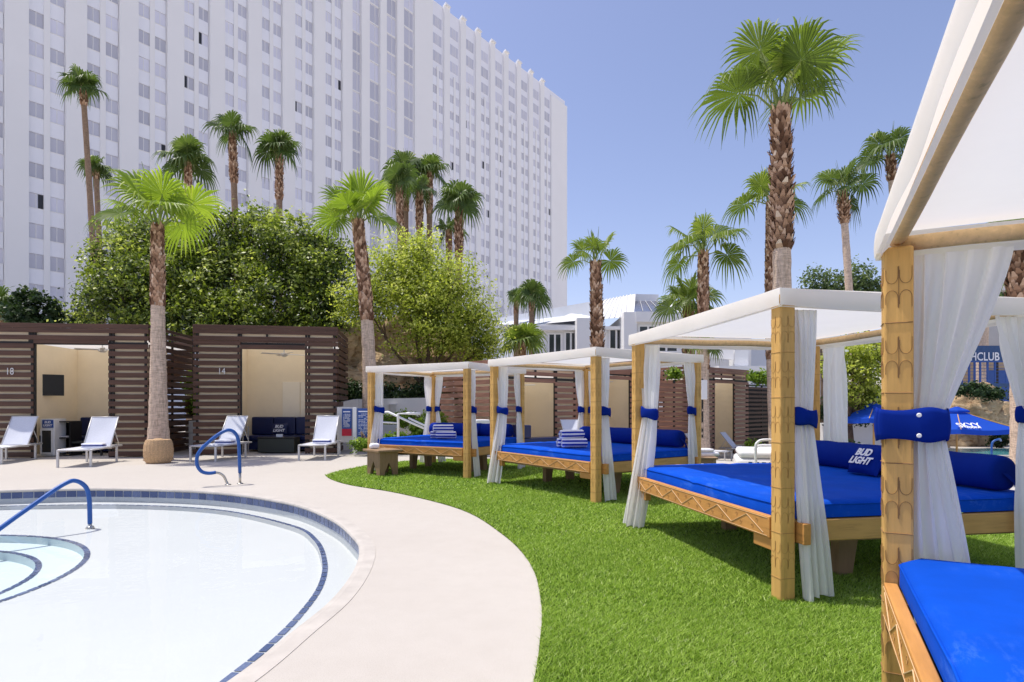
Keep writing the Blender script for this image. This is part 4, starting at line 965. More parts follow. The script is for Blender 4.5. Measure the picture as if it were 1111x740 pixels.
# ---------------------------------------------------------------- loungers
def lounger(label,loc,rz,group='white sling sun loungers',back=58):
    t=thing('sun_lounger',label,'sun lounger',loc,rz,group); w=.68; fr=.02; zs=.40; yh=1.18; bl=.88
    ca,sa=math.cos(R(back)),math.sin(R(back)); top=(yh+bl*ca,zs+bl*sa)
    for sx in (0,w):
        m=MB(); m.tube([(sx,0,zs),(sx,yh,zs),(sx,1.78,zs)],.021,8); m.build('side_rail','frame_metal',t,smooth=True)
    m=MB(); m.tube([(0,0,zs),(w,0,zs)],.021,8); m.tube([(0,1.78,zs),(w,1.78,zs)],.018,8); m.tube([(0,yh*.98,zs-.03),(w,yh*.98,zs-.03)],.015,8); m.build('cross_rail','frame_metal',t,smooth=True)
    for sx,yy in ((0,.02),(w,.02),(0,1.45),(w,1.45)):
        m=MB(); m.box(sx-.024,sx+.024,yy-.016,yy+.028,0,zs); m.build('leg','frame_metal',t,bevel=.006)
    m=MB()
    for sx in (.035,w-.035): m.tube([(sx,yh,zs+.01),(sx,top[0],top[1])],.016,8)
    m.tube([(.035,top[0],top[1]),(w-.035,top[0],top[1])],.016,8)
    for sx in (.04,w-.04): m.tube([(sx,yh+bl*.55*ca,zs+bl*.55*sa),(sx,1.72,zs)],.011,6)
    m.build('back_frame','frame_metal',t,smooth=True)
    m=MB(); m.grid(lambda u,v: Vector((.02+(w-.04)*u,.02+(yh-.02)*v,zs+.012-.045*math.sin(PI*u)*(.4+.6*math.sin(PI*v)))),8,14)
    m.build('seat_sling','sling',t,smooth=True)
    m=MB(); m.grid(lambda u,v: Vector((.02+(w-.04)*u,yh+bl*ca*v+.03*math.sin(PI*u)*sa*math.sin(PI*v)+.0,zs+.012+bl*sa*v-.03*math.sin(PI*u)*ca*math.sin(PI*v))),8,12)
    m.build('back_sling','sling',t,smooth=True)
    return t
def folded_towel(label,lg,x=.34,y=1.02,w_=.5):
    o=lg; mt=Matrix.Translation(o.location)@Matrix.Rotation(o.rotation_euler[2],4,'Z'); p=mt@Vector((x,y,.385))
    t=thing('folded_towel',label,'towel',p,o.rotation_euler[2],'folded towels on the sun loungers')
    m=MB(); m.box(-w_/2,w_/2,-.13,.13,.002,.05); m.build('towel_body','towel_white',t,bevel=.02)
    m=MB(); m.box(-w_/2+.02,w_/2-.01,-.12,.12,.052,.075); m.build('blue_fold','blue_band',t,bevel=.01)
    m=MB(); m.box(-w_/2+.01,w_/2-.02,-.125,.12,.077,.12); m.build('towel_top','towel_white',t,bevel=.018)
def lg(label,pxl,pxr,Y,head,zb=0,towel=None,**k):
    a=U(pxl,440,Y); a.z=zb; l=lounger(label,a,head,**k)
    if towel: folded_towel(towel,l)
    return l
lg('white lounger cut off by the left edge, before cabana 18',-34,0,14.4,R(12))
lg('white lounger with a folded towel between the fridge and the wicker basket',62,101,13.75,R(17)-R(4),towel='folded towel on the lounger left of the wicker basket')
lg('white lounger partly behind the looped blue handrail, before cabana 14',206,240,15.2,R(-5),towel='folded towel on the lounger behind the looped handrail')
lg('upright white lounger right of the dark chest, before cabana 14',324,358,15.5,R(3),towel='folded towel on the upright lounger right of the dark chest')
lg('white lounger seen side on before the pale far cabana doorway',787,0,23.4,R(48),zb=-.8,towel='folded towel on the side-on lounger by the far cabana',back=50)
lg('white lounger half hidden by the white bent tubes near the far slat fence',826,0,24.5,R(50),zb=-.8,towel='folded towel on the lounger behind the white bent tubes',back=50)
lg('white lounger back showing above the bolster of the second daybed',700,0,20.5,R(60),zb=-.6,back=50)
lg('white lounger back behind the striped towels on the second daybed',628,0,17.8,R(15),zb=-.1,back=50)
# ---------------------------------------------------------------- handrails
def planar(base,d,pts): # pts are (s along d, z)
    return [Vector((base[0]+d[0]*s,base[1]+d[1]*s,z)) for s,z in pts]
def solve(base,d,px,py):
    k=(px-555.5)/F; s=(k*base[1]-base[0])/(d[0]-k*d[1]); Y=base[1]+d[1]*s; return s,HC+(440-py)/F*Y
t=thing('handrail','looped blue handrail standing on the deck at the pool edge','handrail',(0,0,0))
base=G(260.5,525); d=Vector((-.80,-.6,0))
L1=[(234,512.5),(227,513.5),(220,512.2),(215.5,508),(213.5,502),(214.2,494.5),(217.5,488.5),(222,483.5),(232,475),(240,469.5),(246.5,466.7),(252,467.5),(256.3,471.5),(258.3,477),(259.3,486),(260.3,513)]
L1=[solve(base,d,*p) for p in L1]; pts=catmull(planar(base,d,L1),4,closed=False)
m=MB(); m.tube(pts,.031,12); m.build('blue_grip','blue_rail',t,smooth=True)
m=MB(); p0=pts[-1]; m.tube([p0,(base.x,base.y,0)],.024,10)
f1=[solve(base,d,*p) for p in [(233,512.6),(238,513.5),(242.5,516.5),(245,521)]]; q=planar(base,d,f1); q.append(Vector((q[-1].x+.04,q[-1].y,0.0))); m.tube(catmull(q,4,closed=False),.023,10); m.build('metal_foot','metal',t,smooth=True)
m=MB()
for p in ((base.x,base.y),(q[-1].x,q[-1].y)): m.lathe([(.055,.001),(.055,.012),(.03,.022)],16,p)
m.build('escutcheon','metal',t,smooth=True)
t=thing('handrail','sloping blue handrail standing in the shallow pool at the left','handrail',(0,0,0))
bz=ZF; Yb=(HC-bz)*F/(573.5-440); base=Vector(((97.7-555.5)/F*Yb,Yb,bz)); d=Vector((-.42,-.907,0))
pp=[(97.6,568),(97.3,552),(96.6,540),(94,530),(88,524),(80,521.5),(72,524),(60,531),(40,545),(20,559),(2,572)]
ss=[solve(base,d,*p) for p in pp]; dl=(ss[-1][1]-ss[-2][1])/(ss[-1][0]-ss[-2][0]); s=ss[-1][0]; ss.append((s+.25,ss[-1][1]+dl*.25))
pts=catmull(planar(base,d,ss),5,closed=False); m=MB(); m.tube(pts,.030,12); m.build('blue_grip','blue_rail',t,smooth=True)
m=MB(); m.tube([pts[0],base],.025,12); e=pts[-1]; m.tube([e,e+Vector((d.x*.1,d.y*.1,-.15)),Vector((e.x+d.x*.12,e.y+d.y*.12,ZF-.09))],.025,10); m.build('metal_foot','metal',t,smooth=True)
m=MB(); m.lathe([(.055,ZF+.001),(.055,ZF+.015),(.035,ZF+.04)],16,(base.x,base.y)); m.build('escutcheon','metal',t,smooth=True)
# ---------------------------------------------------------------- small things near
t=thing('wicker_basket','round wicker basket with a dark lid at the foot of the palm','basket',(x_(172,14.9),14.9,0))
bp=[(0,.25),(.04,.29),(.18,.325),(.32,.33),(.47,.315),(.58,.285)]
def brad(z):
    for (a,ra),(b_,rb_) in zip(bp,bp[1:]):
        if z<=b_: return ra+(rb_-ra)*(z-a)/(b_-a)
    return bp[-1][1]
m=MB(); m.grid(lambda u,v: Vector(((brad(v*.58)+.007*math.sin(v*58)*math.cos(u*2*PI*22+(PI if int(v*58/PI)%2 else 0)))*math.cos(2*PI*u),(brad(v*.58)+.007*math.sin(v*58)*math.cos(u*2*PI*22+(PI if int(v*58/PI)%2 else 0)))*math.sin(2*PI*u),v*.58)),132,90); m.build('body','wicker',t,smooth=True)
m=MB(); m.lathe([(.275,.575),(.28,.585),(.26,.59),(.10,.592),(.09,.62),(.02,.625)],24); m.build('lid','wicker',t,smooth=True)
t=thing('wooden_bench','small weathered wooden bench with notched end panels on the lawn tip','bench',(x_(412,12.02),12.02,0),R(42))
m=MB(); m.box(-.07,.50,-.07,.60,.49,.54); m.build('seat','grey_wood',t,bevel=.012)
for y in (0,.48):
    m=MB(); m.prism([(0,y,0),(.12,y,0),(.13,y,.10),(.215,y,.27),(.30,y,.10),(.31,y,0),(.43,y,0),(.43,y,.488),(0,y,.488)],(0,.05,0)); m.build('end_panel','grey_wood',t,bevel=.005)
for x in (0,.38):
    m=MB(); m.prism([(x,.052,0),(x,.14,0),(x,.15,.09),(x,.265,.30),(x,.38,.09),(x,.39,0),(x,.478,0),(x,.478,.488),(x,.052,.488)],(.05,0,0)); m.build('side_panel','grey_wood',t,bevel=.005)
# folded sandals on the bench
t=thing('pink_bag','small pinkish crumpled bag on the wooden bench','bag',(x_(405,12.3),12.4,.541))
m=MB(); m.grid(lambda u,v: Vector((.11*math.cos(2*PI*u)*math.sin(PI*v)**.6,.08*math.sin(2*PI*u)*math.sin(PI*v)**.6,.06-.06*math.cos(PI*v)+.012*math.sin(6*PI*u)*math.sin(PI*v))),20,10); m.build('bag','towel_white',t,smooth=True)
# low wooden tables between the daybeds
def low_table(label,px0,px1,Y,z,rz,dy=.55,nb=5,crate=False):
    x0=x_(px0,Y); w=x_(px1,Y)-x0; t=thing('low_table',label,'table',(x0,Y,0),rz,'brown slatted low tables')
    m=MB()
    for i in range(nb): m.box(0,w,i*dy/nb+.008,(i+1)*dy/nb-.008,z-.035,z)
    m.build('tabletop','table_wood',t,bevel=.006); 
    for q in (.03,dy-.07): m=MB(); m.box(.1,w-.1,q,q+.04,z-.11,z-.037); m.build('apron','table_wood',t)
    for a,b in ((.03,.02),(w-.1,.02),(.03,dy-.09),(w-.1,dy-.09)):
        m=MB(); m.box(a,a+.07,b,b+.07,0,z-.036); m.build('leg','table_wood',t,bevel=.004)
    return t
low_table('brown slatted low table nearer the second daybed',736,778,10.6,.52,R(-6),.75,6)
low_table('paler low table just behind the wide-mattress daybed',738,800,8.6,.56,R(-4),.35,3)
t=thing('folded_towel','white folded towel lying on the brown table beside the second daybed','towel',(x_(766,10.9),10.9,.522),R(8))
m=MB(); m.box(-.22,.2,-.15,.15,0,.075); m.build('towel_body','towel_white',t,bevel=.03); m=MB(); m.box(-.2,.1,-.14,.13,.077,.135); m.build('towel_top','towel_white',t,bevel=.025)
# rounded white wall with bent tubes
t=thing('spa_wall','low rounded white spa wall with a row of small blue tiles, behind the brown tables','spa wall',(x_(799,13.2),13.2,0),R(-18))
m=MB(); m.box(0,2.6,0,1.6,0,.27); m.build('lower_wall','white',t,bevel=.10,seg=5)
m=MB(); m.box(.05,2.6,.02,1.55,.275,.44); m.build('upper_wall','white',t,bevel=.10,seg=5)
m=MB(); m.r=[]
for i in range(16): m.box(.25+i*.14,.25+i*.14+.08,-.008,-.002,.15,.20); m.r+= [random.random()]*6
m.build('tile_row','tile',t)
t=thing('white_handrail','pair of white bent tubes rising from the rounded spa wall','handrail',(0,12.9,0))
for k,(dx,dz) in enumerate(((0,0),(.10,-.12))):
    Y=12.9+k*.35; q=[(820+dx*30,505),(820,485),(822,480),(827,477.5),(838,477.5),(858,480),(860,505)]; q=[U(px-k*2.5,py+k*6,Y)-Vector((0,12.9,0)) for px,py in q]
    m=MB(); m.tube(catmull(q,5,closed=False),.03,10); m.build('bent_tube','white',t,smooth=True)
# ---------------------------------------------------------------- hotel tower
rzT=math.atan2(-.797,-.604); TX,TY=12.8,143.0
tw=thing('hotel_tower','huge white hotel tower with long rows of square windows and vertical piers','hotel tower',(TX,TY,0),rzT)
HT=75.2; LT=118
m=MB(); m.box(0,LT,-16,0,-1.3,HT); m.build('wall','tower_wall',tw)
rows=[41.4+3.13*k for k in range(-15,11)]
rows=[z for z in rows if -2<z<HT-2]
big=[71.6,68.4,65.2]; rrows=[62.2-3.13*k for k in range(0,21)]
bays_r=[6.4+4.5*i for i in range(9)]; bays_l=[65.0+5.05*i for i in range(11)]
piers=MB(); panels=MB(); divs=MB(); caps=MB(); wins=[]; strips=MB(); mull=MB()
def pier(a,b,out=.9,top=0): piers.box(a,b,.001,out,-1.3,HT+top)
piers.box(-.5,6.4,.002,.35,-1.3,HT-1.2)
for i,a in enumerate(bays_r):
    w=4.5; p=1.5; pier(a+w-p,a+w,.42,.3); g0=a; g1=a+w-p; ww=1.12; gap=g1-g0-2*ww
    for z in rrows:
        for x in (g0+.12,g0+.12+ww+gap-.24): wins.append((x,x+ww,z-.72,z+.72))
    for z in big: wins.append((g0+.4,g1-.35,z-.95,z+.95))
    divs.box(g0+.12+ww,g0+.12+ww+gap-.24,.003,.24,-1.3,63.4)
    zz=sorted(rrows)
    for z in zz: panels.box(g0+.12,g0+.12+ww,.004,.13,z-2.38,z-.74); panels.box(g0+.12+ww+gap-.24,g1-.12,.004,.13,z-2.38,z-.74)
    caps=MB(); caps.prism([(g1+.1,.1,HT+.302),(g1+.1,.8,HT+.302),(g1+.1,.6,HT+.8),(g1+.1,.1,HT+.5)],(1.3,0,0)); caps.build('roof_fin','white',tw)
pier(46.9,49.8,.42,.3)
sb=[(49.95,52.4),(53.95,56.2),(57.6,59.75),(61.4,63.15)]
for (a,b),(c,d_) in zip(sb,sb[1:]+[(65.0,65.0)]): pier(b+.02,c-.02,.5,.3)
for a,b in sb:
    z=1; strips=MB(); mull=MB()
    while z<HT-2: strips.box(a+.1,b-.1,.004,.06,z+.22,z+3.0); mull.box(a,b,.004,.14,z,z+.2); mull.box((a+b)/2-.3,(a+b)/2-.22,.061,.12,z+.22,z+3.0); z+=3.13
    mull.build('frame','tower_pier',strips.build('window_strip','strip_glass',tw,rnd=True))
for i,a in enumerate(bays_l):
    w=5.05; p=1.9; pier(a+w-p,a+w,.55,.3); ww=1.25; g0=a; g1=a+w-p; gap=g1-g0-2*ww
    for z in rows:
        for x in (g0+.06,g0+.06+ww+gap-.12): wins.append((x,x+ww,z-.74,z+.74))
    divs.box(g0+.06+ww,g0+.06+ww+gap-.12,.003,.27,-1.3,HT)
    for z in rows: panels.box(g0+.06,g0+.06+ww,.004,.15,z-2.37,z-.76); panels.box(g0+.06+ww+gap-.12,g1-.06,.004,.15,z-2.37,z-.76)
piers.build('pier','tower_pier',tw); panels.build('spandrel_panel','tower_panel',tw); divs.build('divider','tower_pier',tw)

# each window recessed; the nearest ones are parts of their own
def wz(w_):
    x=TX-.604*w_[0]; y=TY-.797*w_[0]; px=555.5+x/y*F; py=440-((w_[2]+w_[3])/2-HC)/y*F
    return px,py,y
vis=[]; rest=[]
for w_ in wins:
    px,py,y=wz(w_)
    (vis if (-10<px<640 and -10<py<360) else rest).append((y,w_))
vis.sort(key=lambda q:q[0]); near=[w_ for _,w_ in vis[:100]]; others=[w_ for _,w_ in vis[100:]]+[w_ for _,w_ in rest]
rs=random.Random(5)
def win_geo(m,w_,k=0):
    x0,x1,z0,z1=w_; m.box(x0+.02,x1-.02,.006,.05,z0,z1); 
cache={}
for w_ in near:
    m=MB(); win_geo(m,w_); m.r=[rs.random()]*6; wo_=m.build('window','tower_glass',tw)
    x0,x1,z0,z1=w_; m=MB(); xm=x0+(x1-x0)*.5; m.box(xm-.03,xm+.03,.051,.085,z0,z1); m.box(x0-.03,x1+.03,.02,.2,z0-.075,z0-.02); m.build('frame','tower_pier',wo_)
m=MB(); m.r=[]; md=MB()
for w_ in others:
    x0,x1,z0,z1=w_; win_geo(m,w_); m.r+=[rs.random()]*6
    xm=(x0+x1)/2; md.box(xm-.035,xm+.035,.051,.085,z0,z1)
    if x1-x0>1.5: 
        for q in (.33,.66): md.box(x0+(x1-x0)*q-.035,x0+(x1-x0)*q+.035,.051,.09,z0,z1)
ow=m.build('window','tower_glass',tw); ow['kind']='stuff'; md.build('frame','tower_pier',ow)
for w_ in rs.sample([w for w in wins if -5<wz(w)[0]<620 and 0<wz(w)[1]<330],26):
    x0,x1,z0,z1=w_
    if rs.random()<.5: x1=x0+(x1-x0)*.38
    else: x0=x1-(x1-x0)*.38
    m=MB(); m.box(x0+.02,x1-.02,.052,.07,z0+.02,z1-.02); m.build('open_sash','open_dark',tw)
# ---------------------------------------------------------------- clubhouse
cl=thing('clubhouse','low white clubhouse with angular metal roof and dark windows behind the palms','clubhouse',(0,0,0))
def q3(px,py,Y): return U(px,py,Y)
def quad(m,*pts): m.add([Vector(p) for p in pts],[tuple(range(len(pts)))])
def slab(nm,mat,Y,px0,px1,py0,py1,dep=1.0,zb=None,bev=0,par=None):
    a=U(px0,py0,Y); b=U(px1,py1,Y); z0=b.z if zb is None else zb
    m=MB(); m.box(a.x,b.x,Y,Y+dep,z0,a.z); return m.build(nm,mat,par or cl,bevel=bev)
slab('wall','club_white',40,580,643,352,400,8,zb=-1.3)
slab('wall','club_white',39,640,690,360,400,8,zb=-1.3)
slab('wall','club_white',37.5,677,745,341,400,9,zb=-1.3)
slab('column','club_white',38.4,626,641,345,400,1.5,zb=-1.3)
slab('column','club_white',37.2,677,691,338.5,400,.6,zb=-1.3)
slab('column','club_white',38,737,743,338,400,1,zb=-1.3)
slab('cornice','club_white',37.1,690,737,338,349,.5)
slab('cornice','club_white',39.5,586,627,353,358,.6)
slab('cornice','club_white',38.6,642,677,354,357.5,.5)
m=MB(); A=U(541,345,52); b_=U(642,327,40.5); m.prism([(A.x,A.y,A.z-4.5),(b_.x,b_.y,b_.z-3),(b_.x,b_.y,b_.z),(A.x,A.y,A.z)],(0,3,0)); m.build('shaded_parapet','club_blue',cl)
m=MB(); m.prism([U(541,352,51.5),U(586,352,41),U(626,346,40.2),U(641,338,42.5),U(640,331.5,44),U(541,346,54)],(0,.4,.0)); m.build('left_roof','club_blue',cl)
# metal standing seam roof between the parapets
m=MB(); a,b2,c2,d2=U(586,352,39.6),U(684,345,38),U(688,323,46),U(655,327,46)
quad(m,U(636,347,39.4),U(684,344,38.2),U(684,320,47),U(655,325.5,47)); quad(m,U(592,351,39.8),U(636,347,39.4),U(655,325.5,47),U(641,331,46)); rf=m.build('metal_roof','club_roof',cl)
m=MB()
for k in range(9):
    s=k/8; p=U(638,347,39.4).lerp(U(684,344,38.2),s); q=U(655,325.5,47).lerp(U(684,320,47),s); m.tube([p+Vector((0,0,.03)),q+Vector((0,0,.03))],.05,5)
m.build('roof_seam','white',rf)
m=MB(); m.prism([U(681,345,37.8),U(688,341,37.8),U(689.5,319,45),U(684,320,45)],(0,.3,0)); m.prism([U(655,325.5,47.5),U(684,319.5,47.5),U(684,322,47.5),U(655,328,47.5)],(0,2,0)); m.build('roof_hip','white',cl)
m=MB(); m.prism([U(688,319,45),U(714.5,319.5,45),U(714.5,327,45),U(688,327,45)],(0,4,0)); m.build('roof_box','club_white',cl)
m=MB(); quad(m,U(688,338.2,37.7),U(736,338.2,37.7),U(717,326.8,44.9),U(689,326.8,44.9)); gl=m.build('roof_glazing','solar',cl)
m=MB()
for k in range(1,5):
    s=k/5; m.tube([U(688+48*s,338,37.7)+Vector((0,0,.04)),U(689+28*s,326.8,44.9)+Vector((0,0,.04))],.025,4)
m.build('glazing_bar','grey_wall',gl)
m=MB(); m.prism([U(736,338.5,37.7),U(742,338.5,37.7),U(722,324,45),U(717,326.8,44.9)],(0,.2,0)); m.prism([U(720,327,46),U(745,333,46),U(815,334,46),U(815,342,46),U(720,342,46)],(0,3,0)); m.build('roof_edge','white',cl)
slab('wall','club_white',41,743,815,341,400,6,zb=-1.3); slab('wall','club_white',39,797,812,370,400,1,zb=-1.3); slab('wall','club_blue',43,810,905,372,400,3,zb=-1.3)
m=MB(); m.prism([U(745,372,40.5),U(796,377,38.8),U(796,390,38.8),U(745,386,40.5)],(0,.4,0)); m.build('side_wall','club_white',cl)
def window(px0,px1,py0,py1,Y,n=2):
    a=U(px0,py0,Y); b=U(px1,py1,Y); m=MB(); m.box(a.x,b.x,Y-.03,Y-.005,b.z,a.z); m.r=[random.random()]*6; w_=m.build('window','dark_glass',cl)
    m=MB(); 
    for k in range(n+1): xx=a.x+(b.x-a.x)*k/n; m.box(xx-.06,xx+.06,Y-.08,Y-.031,b.z,a.z)
    m.box(a.x-.06,b.x+.06,Y-.082,Y-.033,a.z,a.z+.1); m.box(a.x-.06,b.x+.06,Y-.082,Y-.033,b.z-.1,b.z); m.build('frame','club_white',w_)
window(595,609,363,386,40); window(613,625.5,361.5,384,40); window(641.5,646,359,378,39); window(661,676,356,380,39); window(693,723,354.5,361,37.5,3); window(698,735,376.5,381,37.5,3)
slab('planter_box','club_white',38,780,860,397,402,1)
# far right: buildings, sign, balcony
hr=thing('house','pale grey house with sloped roof partly hidden behind the curtains at the right','house',(0,0,0))
m=MB(); a=U(1064,322,44); b=U(1180,400,44); m.box(a.x,b.x,44,50,-.8,a.z); m.build('wall','grey_wall',hr)
m=MB(); m.prism([U(1064,313,43.5),U(1180,320,43.5),U(1180,296,43.5),U(1100,296,43.5)],(0,6,0)); m.build('roof','club_roof',hr)
m=MB(); 
for px in (1058,1090): a=U(px,350,43.9); m.box(a.x,a.x+.5,43.92,43.99,a.z-1,a.z)
m.build('window','open_dark',hr)
ks=thing('snack_bar','tan and blue building behind the blue balcony at the right','building',(0,0,0))
m=MB(); a=U(1030,352,42); m.box(a.x,a.x+9,42,43.5,-.8,HC+(440-385)/F*42); m.build('wall','tan_wall',ks)
m=MB(); a=U(1060,402,41.9); m.box(a.x,a.x+3,41.7,41.98,a.z-2.2,a.z); m.build('shutter','signblue',ks)
sg=thing('sign_board','dark blue sign board with white BEACHCLUB lettering above the balcony','sign',(0,0,0))
Y=38; a=U(1012,375,Y); b=U(1092,392.5,Y); m=MB(); m.box(a.x,b.x,Y,Y+.15,b.z,a.z); m.build('board','navy_sign',sg)
text('BEACHCLUB',.74,'logo',sg,frame_mt(U(1056,387.3,Y)-Vector((0,.03,0)),(1,0,0),(0,0,1)),bold=.012,sx=.80)
m=MB(); 
for px in (1020,1082): a=U(px,392,Y+.05); m.box(a.x-.06,a.x+.06,Y+.02,Y+.12,-.8,a.z)
m.build('post','dark',sg)
bc=thing('balcony','blue railed viewing balcony under the sign board','balcony',(0,0,0)); Y=36
m=MB(); a=U(1008,416,Y); b=U(1100,419.5,Y); m.box(a.x,b.x,Y,Y+1.6,b.z,a.z); m.build('floor_slab','navy_sign',bc)
m=MB(); zt=U(0,393,Y).z; z0=a.z
for px in (1012,1023,1036,1044,1052,1058,1064,1072,1080,1092): x=x_(px,Y); m.box(x-.045,x+.045,Y,Y+.08,z0,zt)
m.box(a.x,b.x,Y-.01,Y+.09,zt,zt+.09)
m.build('railing','signblue',bc); m=MB()
for k in range(6): z=z0+.12+k*.2; m.tube([(a.x,Y+.04,z),(b.x,Y+.04,z)],.014,5)
m.build('railing_bar','signblue',bc); m=MB()
for px in (1018,1056,1088): x=x_(px,Y); m.box(x-.1,x+.1,Y+.3,Y+.5,-.8,b.z)
m.build('post','navy_sign',bc)
# white wall on the right, rail, far pool
t=thing('garden_wall','long low white garden wall behind the wide-mattress daybed bolster','wall',(0,0,0))
m=MB(); a=U(893,459,24); b=U(1000,459,24.5); m.box(a.x,b.x,24,24.3,-.8,U(0,459,24).z); m.build('wall','white_plaster',t,bevel=.02)
t=thing('garden_wall','low grey stucco wall behind the sign boards and white ramp railing','wall',(0,0,0))
m=MB(); A_=U(363,438,18.6); B_=U(389,433,20.0); C_=U(492,431,20.6)
m.prism([(A_.x,A_.y,0),(B_.x,B_.y,0),(B_.x,B_.y,B_.z),(A_.x,A_.y,A_.z)],(-.2,.2,0)); m.prism([(B_.x+.005,B_.y,0),(C_.x,C_.y,0),(C_.x,C_.y,C_.z),(B_.x+.005,B_.y,B_.z)],(0,.25,0)); m.build('wall','white_plaster',t)
m=MB(); a=U(424,440,20.3); m.box(a.x,a.x+.2,20.1,20.17,a.z-.28,a.z); m.box(a.x-.02,a.x+.22,20.06,20.2,a.z+.001,a.z+.05); m.build('wall_light','frame_metal',t)
t=thing('garden_wall','short grey panel wall inside the white ramp railing','wall',(0,0,0))
m=MB(); a=U(411,461,18.2); b=U(431,490,18.2); m.box(a.x,b.x,18.2,18.35,0,a.z); m.build('wall','grey_wall',t)
t=thing('ramp_railing','white tube railing stepping down beside the ramp behind the farthest daybed','railing',(0,0,0)); Y=17
def rail(m,pts,r=.035): m.tube([U(px,py,Y) for px,py in pts],r,8)
m=MB(); rail(m,[(409.5,492),(409.5,447.5),(421,447),(446,458.5),(470,469)]); rail(m,[(432,492),(432,449),(444,448.5),(456,449)],.04); rail(m,[(443,453.5),(470,466),(500,478)],.03); rail(m,[(411,458),(431,459)],.025); rail(m,[(470,492),(470,466)],.03); m.build('rail','white',t,smooth=True)
# sign boards with rules
def board(label,px0,px1,py0,py1,Y,redband,seed,rz=0):
    t=thing('rules_sign',label,'sign',(0,0,0)); a=U(px0,py0,Y); b=U(px1,py1,Y); m=MB(); m.box(a.x,b.x,Y,Y+.03,b.z,a.z); m.build('board','signblue',t)
    rs=random.Random(seed); m=MB(); hh=a.z-b.z; w=b.x-a.x; m.box(a.x+.04,b.x-.04,Y-.006,Y-.002,a.z-hh*.13,a.z-hh*.09)
    rows_=15
    for k in range(rows_):
        z=a.z-hh*(.19+.75*k/rows_ if not redband else .19+.5*k/rows_)
        x=a.x+.04
        while x<b.x-.06:
            l=rs.uniform(.02,.07); l=min(l,b.x-.04-x)
            if rs.random()<.8: m.box(x,x+l,Y-.006,Y-.002,z-hh*.016,z)
            x+=l+.012
    m.build('printed_lines','logo',t)
    if redband: m=MB(); m.box(a.x,b.x,Y-.008,Y-.003,b.z+.0,b.z+hh*.26); m.build('red_band','red',t)
    return t,a,b
t,a,b=board('narrow blue rules sign with a red bottom band, left of the white post',371,381.5,443.5,473,17.6,True,1)
m=MB(); m.box(a.x-.16,b.x+.02,17.64,17.67,.35,a.z+.05); m.build('back_panel','frame_metal',t); m=MB(); m.box(a.x-.14,a.x-.08,17.68,17.74,0,.35+.3); m.build('post','white',t)
t,a,b=board('wide blue rules sign packed with white print, right of the white post',387.5,409,443,474.5,17.3,False,2)
m=MB(); m.box(a.x-.13,a.x-.02,17.3,17.4,0,a.z+.03); m.build('post','white',t,bevel=.006)
text('POOL RULES',.10,'logo',t,frame_mt(((a.x+b.x)/2,17.29,a.z-.045),(1,0,0),(0,0,1)),sx=.7) if False else None
# bench rail on the right
t=thing('white_bench','white tube bench before the low white wall','bench',(x_(912,19),19,-.8)); m=MB()
z1=U(0,484,19).z+.8
m.tube([(0,0,z1),(1.0,0,z1-.02),(1.0,0,0)],.03,8); m.tube([(.0,.45,z1),(1.0,.45,z1-.02),(1.0,.45,0)],.03,8); m.tube([(0,0,z1),(0,0,0)],.03,8); m.tube([(0,.45,z1),(0,.45,0)],.03,8); m.build('frame','white',t,smooth=True)
m=MB(); [m.box(.02,.98,.02+i*.085,.09+i*.085,z1+.03,z1+.045) for i in range(5)]; m.build('seat','white',t)
# far pool
m=MB(); m.box(13.5,32,25.6,30.0,-.79,-.72); o=m.build('far_pool_rim','coping'); tag(o,kind='structure')
m=MB(); m.add([(13.8,25.9,-.715),(31.7,25.9,-.715),(31.7,29.8,-.715),(13.8,29.8,-.715)],[(0,1,2,3)]); o=m.build('far_pool_water',plain('far_water',(.12,.40,.42,1),.06,.1,1)); tag(o,kind='structure')
t=thing('handrail','small blue handrail at the far pool beside the right-hand curtain','handrail',(x_(1076,24),24,-.8))
m=MB(); q=[(0,0,0),(0,0,.62),(.08,0,.80),(.25,0,.87),(.5,.2,.87),(.7,.4,.8)]; m.tube(catmull(q,4,closed=False),.04,8); m.build('blue_grip','blue_rail',t,smooth=True)
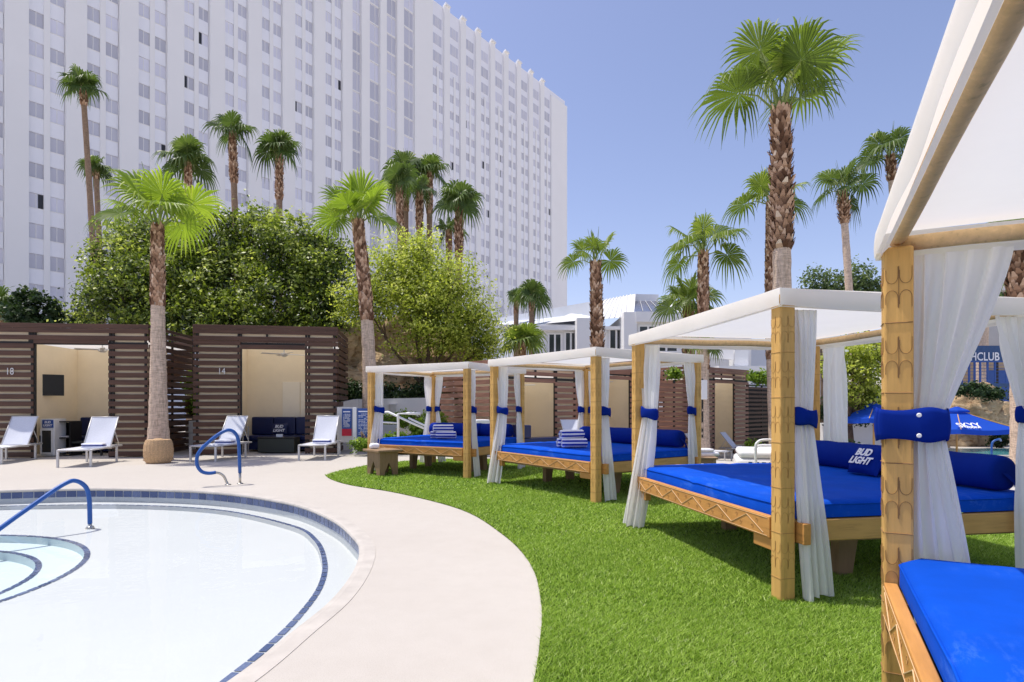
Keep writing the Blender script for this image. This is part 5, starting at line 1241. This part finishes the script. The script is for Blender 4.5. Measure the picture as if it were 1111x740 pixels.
# parasols
def parasol(label,px,Y,zb,wpx,py_edge,py_top,rz=0,words=None,pole='bark'):
    x=x_(px,Y); t=thing('parasol',label,'parasol',(x,Y,zb),rz,'square blue parasols by the far pool'); h=wpx/F*Y/2
    ze=HC+(440-py_edge)/F*Y-zb; zt=HC+(440-py_top)/F*Y-zb; n=8
    m=MB(); m.tube([(0,0,0),(0,0,zt+.12)],.035,10); m.build('pole','wood_z',t,smooth=True)
    m=MB(); m.lathe([(.3,0),(.3,.06),(.06,.10),(.05,.3)],20); m.build('base','dark',t)
    c=[(-h,-h),(h,-h),(h,h),(-h,h)]
    m=MB()
    for i in range(4):
        a=Vector((*c[i],ze)); b=Vector((*c[(i+1)%4],ze)); k0=.16
        ap=Vector((0,0,zt))
        def f(u,v): 
            e=a.lerp(b,u); p=e.lerp(ap,v*(1-k0)); p.z-=.10*h*math.sin(PI*v)*.35+.05*h*math.sin(PI*u)*(1-v); return p
        m.grid(f,8,8)
        def g(u,v): 
            e=a.lerp(b,u); p=e.copy(); p.z-=.05*h*math.sin(PI*u)+v*.16; return p*1.0
        m.grid(g,8,1)
    m.build('canopy','canvas_blue_thin',t,smooth=False)
    m=MB(); 
    for i in range(4):
        a=Vector((c[i][0]*.22,c[i][1]*.22,zt-.12*(zt-ze)*0-.03)); b=Vector((c[(i+1)%4][0]*.22,c[(i+1)%4][1]*.22,a.z)); m.add([a,b,(0,0,zt+.13)],[(0,1,2)]); m.add([a,b,b-Vector((0,0,.07)),a-Vector((0,0,.07))],[(0,1,2,3)])
    m.build('vent_cap','canvas_blue_thin',t)
    m=MB()
    for cc in c: m.tube([(0,0,zt-.03),(cc[0],cc[1],ze+.0)],.014,5); m.tube([(0,0,zt*.72),(cc[0]*.5,cc[1]*.5,(ze+zt)/2-.03)],.012,5)
    m.build('ribs','wood_z',t)
    if words:
        for wd,(u,v),sz in words:
            a=Vector((-h,-h,ze)); b=Vector((h,-h,ze)); e=a.lerp(b,u); p=e.lerp(Vector((0,0,zt)),v); up=(Vector((0,0,zt))-Vector((0,-h,ze))).normalized()
            nn=Vector((1,0,0)).cross(up); text(wd,sz,'logo',t,frame_mt(p+nn*.07,(1,0,0),up),shear=.25,bold=.006)
    return t
parasol('blue parasol with white lettering on its near panel, in front of the boulders',1038,21.5,-.8,72,464,444.5,R(12),[('SKYY',(.13,.10),.42),('VODKA',(.19,.0),.17),])
parasol('lower plain blue parasol left of the post with the blue band',948,21,-.8,58,453,440,R(8))
parasol('plain blue parasol top rising behind the lower one',955,25,-.8,44,441,431,R(-6))
# rooftop furniture
for i,px in enumerate((66,78,88)):
    t=thing('rooftop_chair',['white hanging chair behind the left cabana roof, leftmost of three','white hanging chair behind the left cabana roof, middle of three','white hanging chair behind the left cabana roof, rightmost of three'][0 if i==0 else i],'chair',U(px-25 if 0 else px-22,347,28.5),R(10*i),'white chairs behind the left cabana roof')
    m=MB(); m.box(0,.75,0,.6,-.05,.05); m.build('seat','white',t,bevel=.04); m=MB(); m.box(0,.75,.55,.65,.0,.45); m.build('backrest','white',t,bevel=.04); m=MB(); m.box(.3,.42,.2,.32,-1.2,-.05); m.build('leg','white',t)
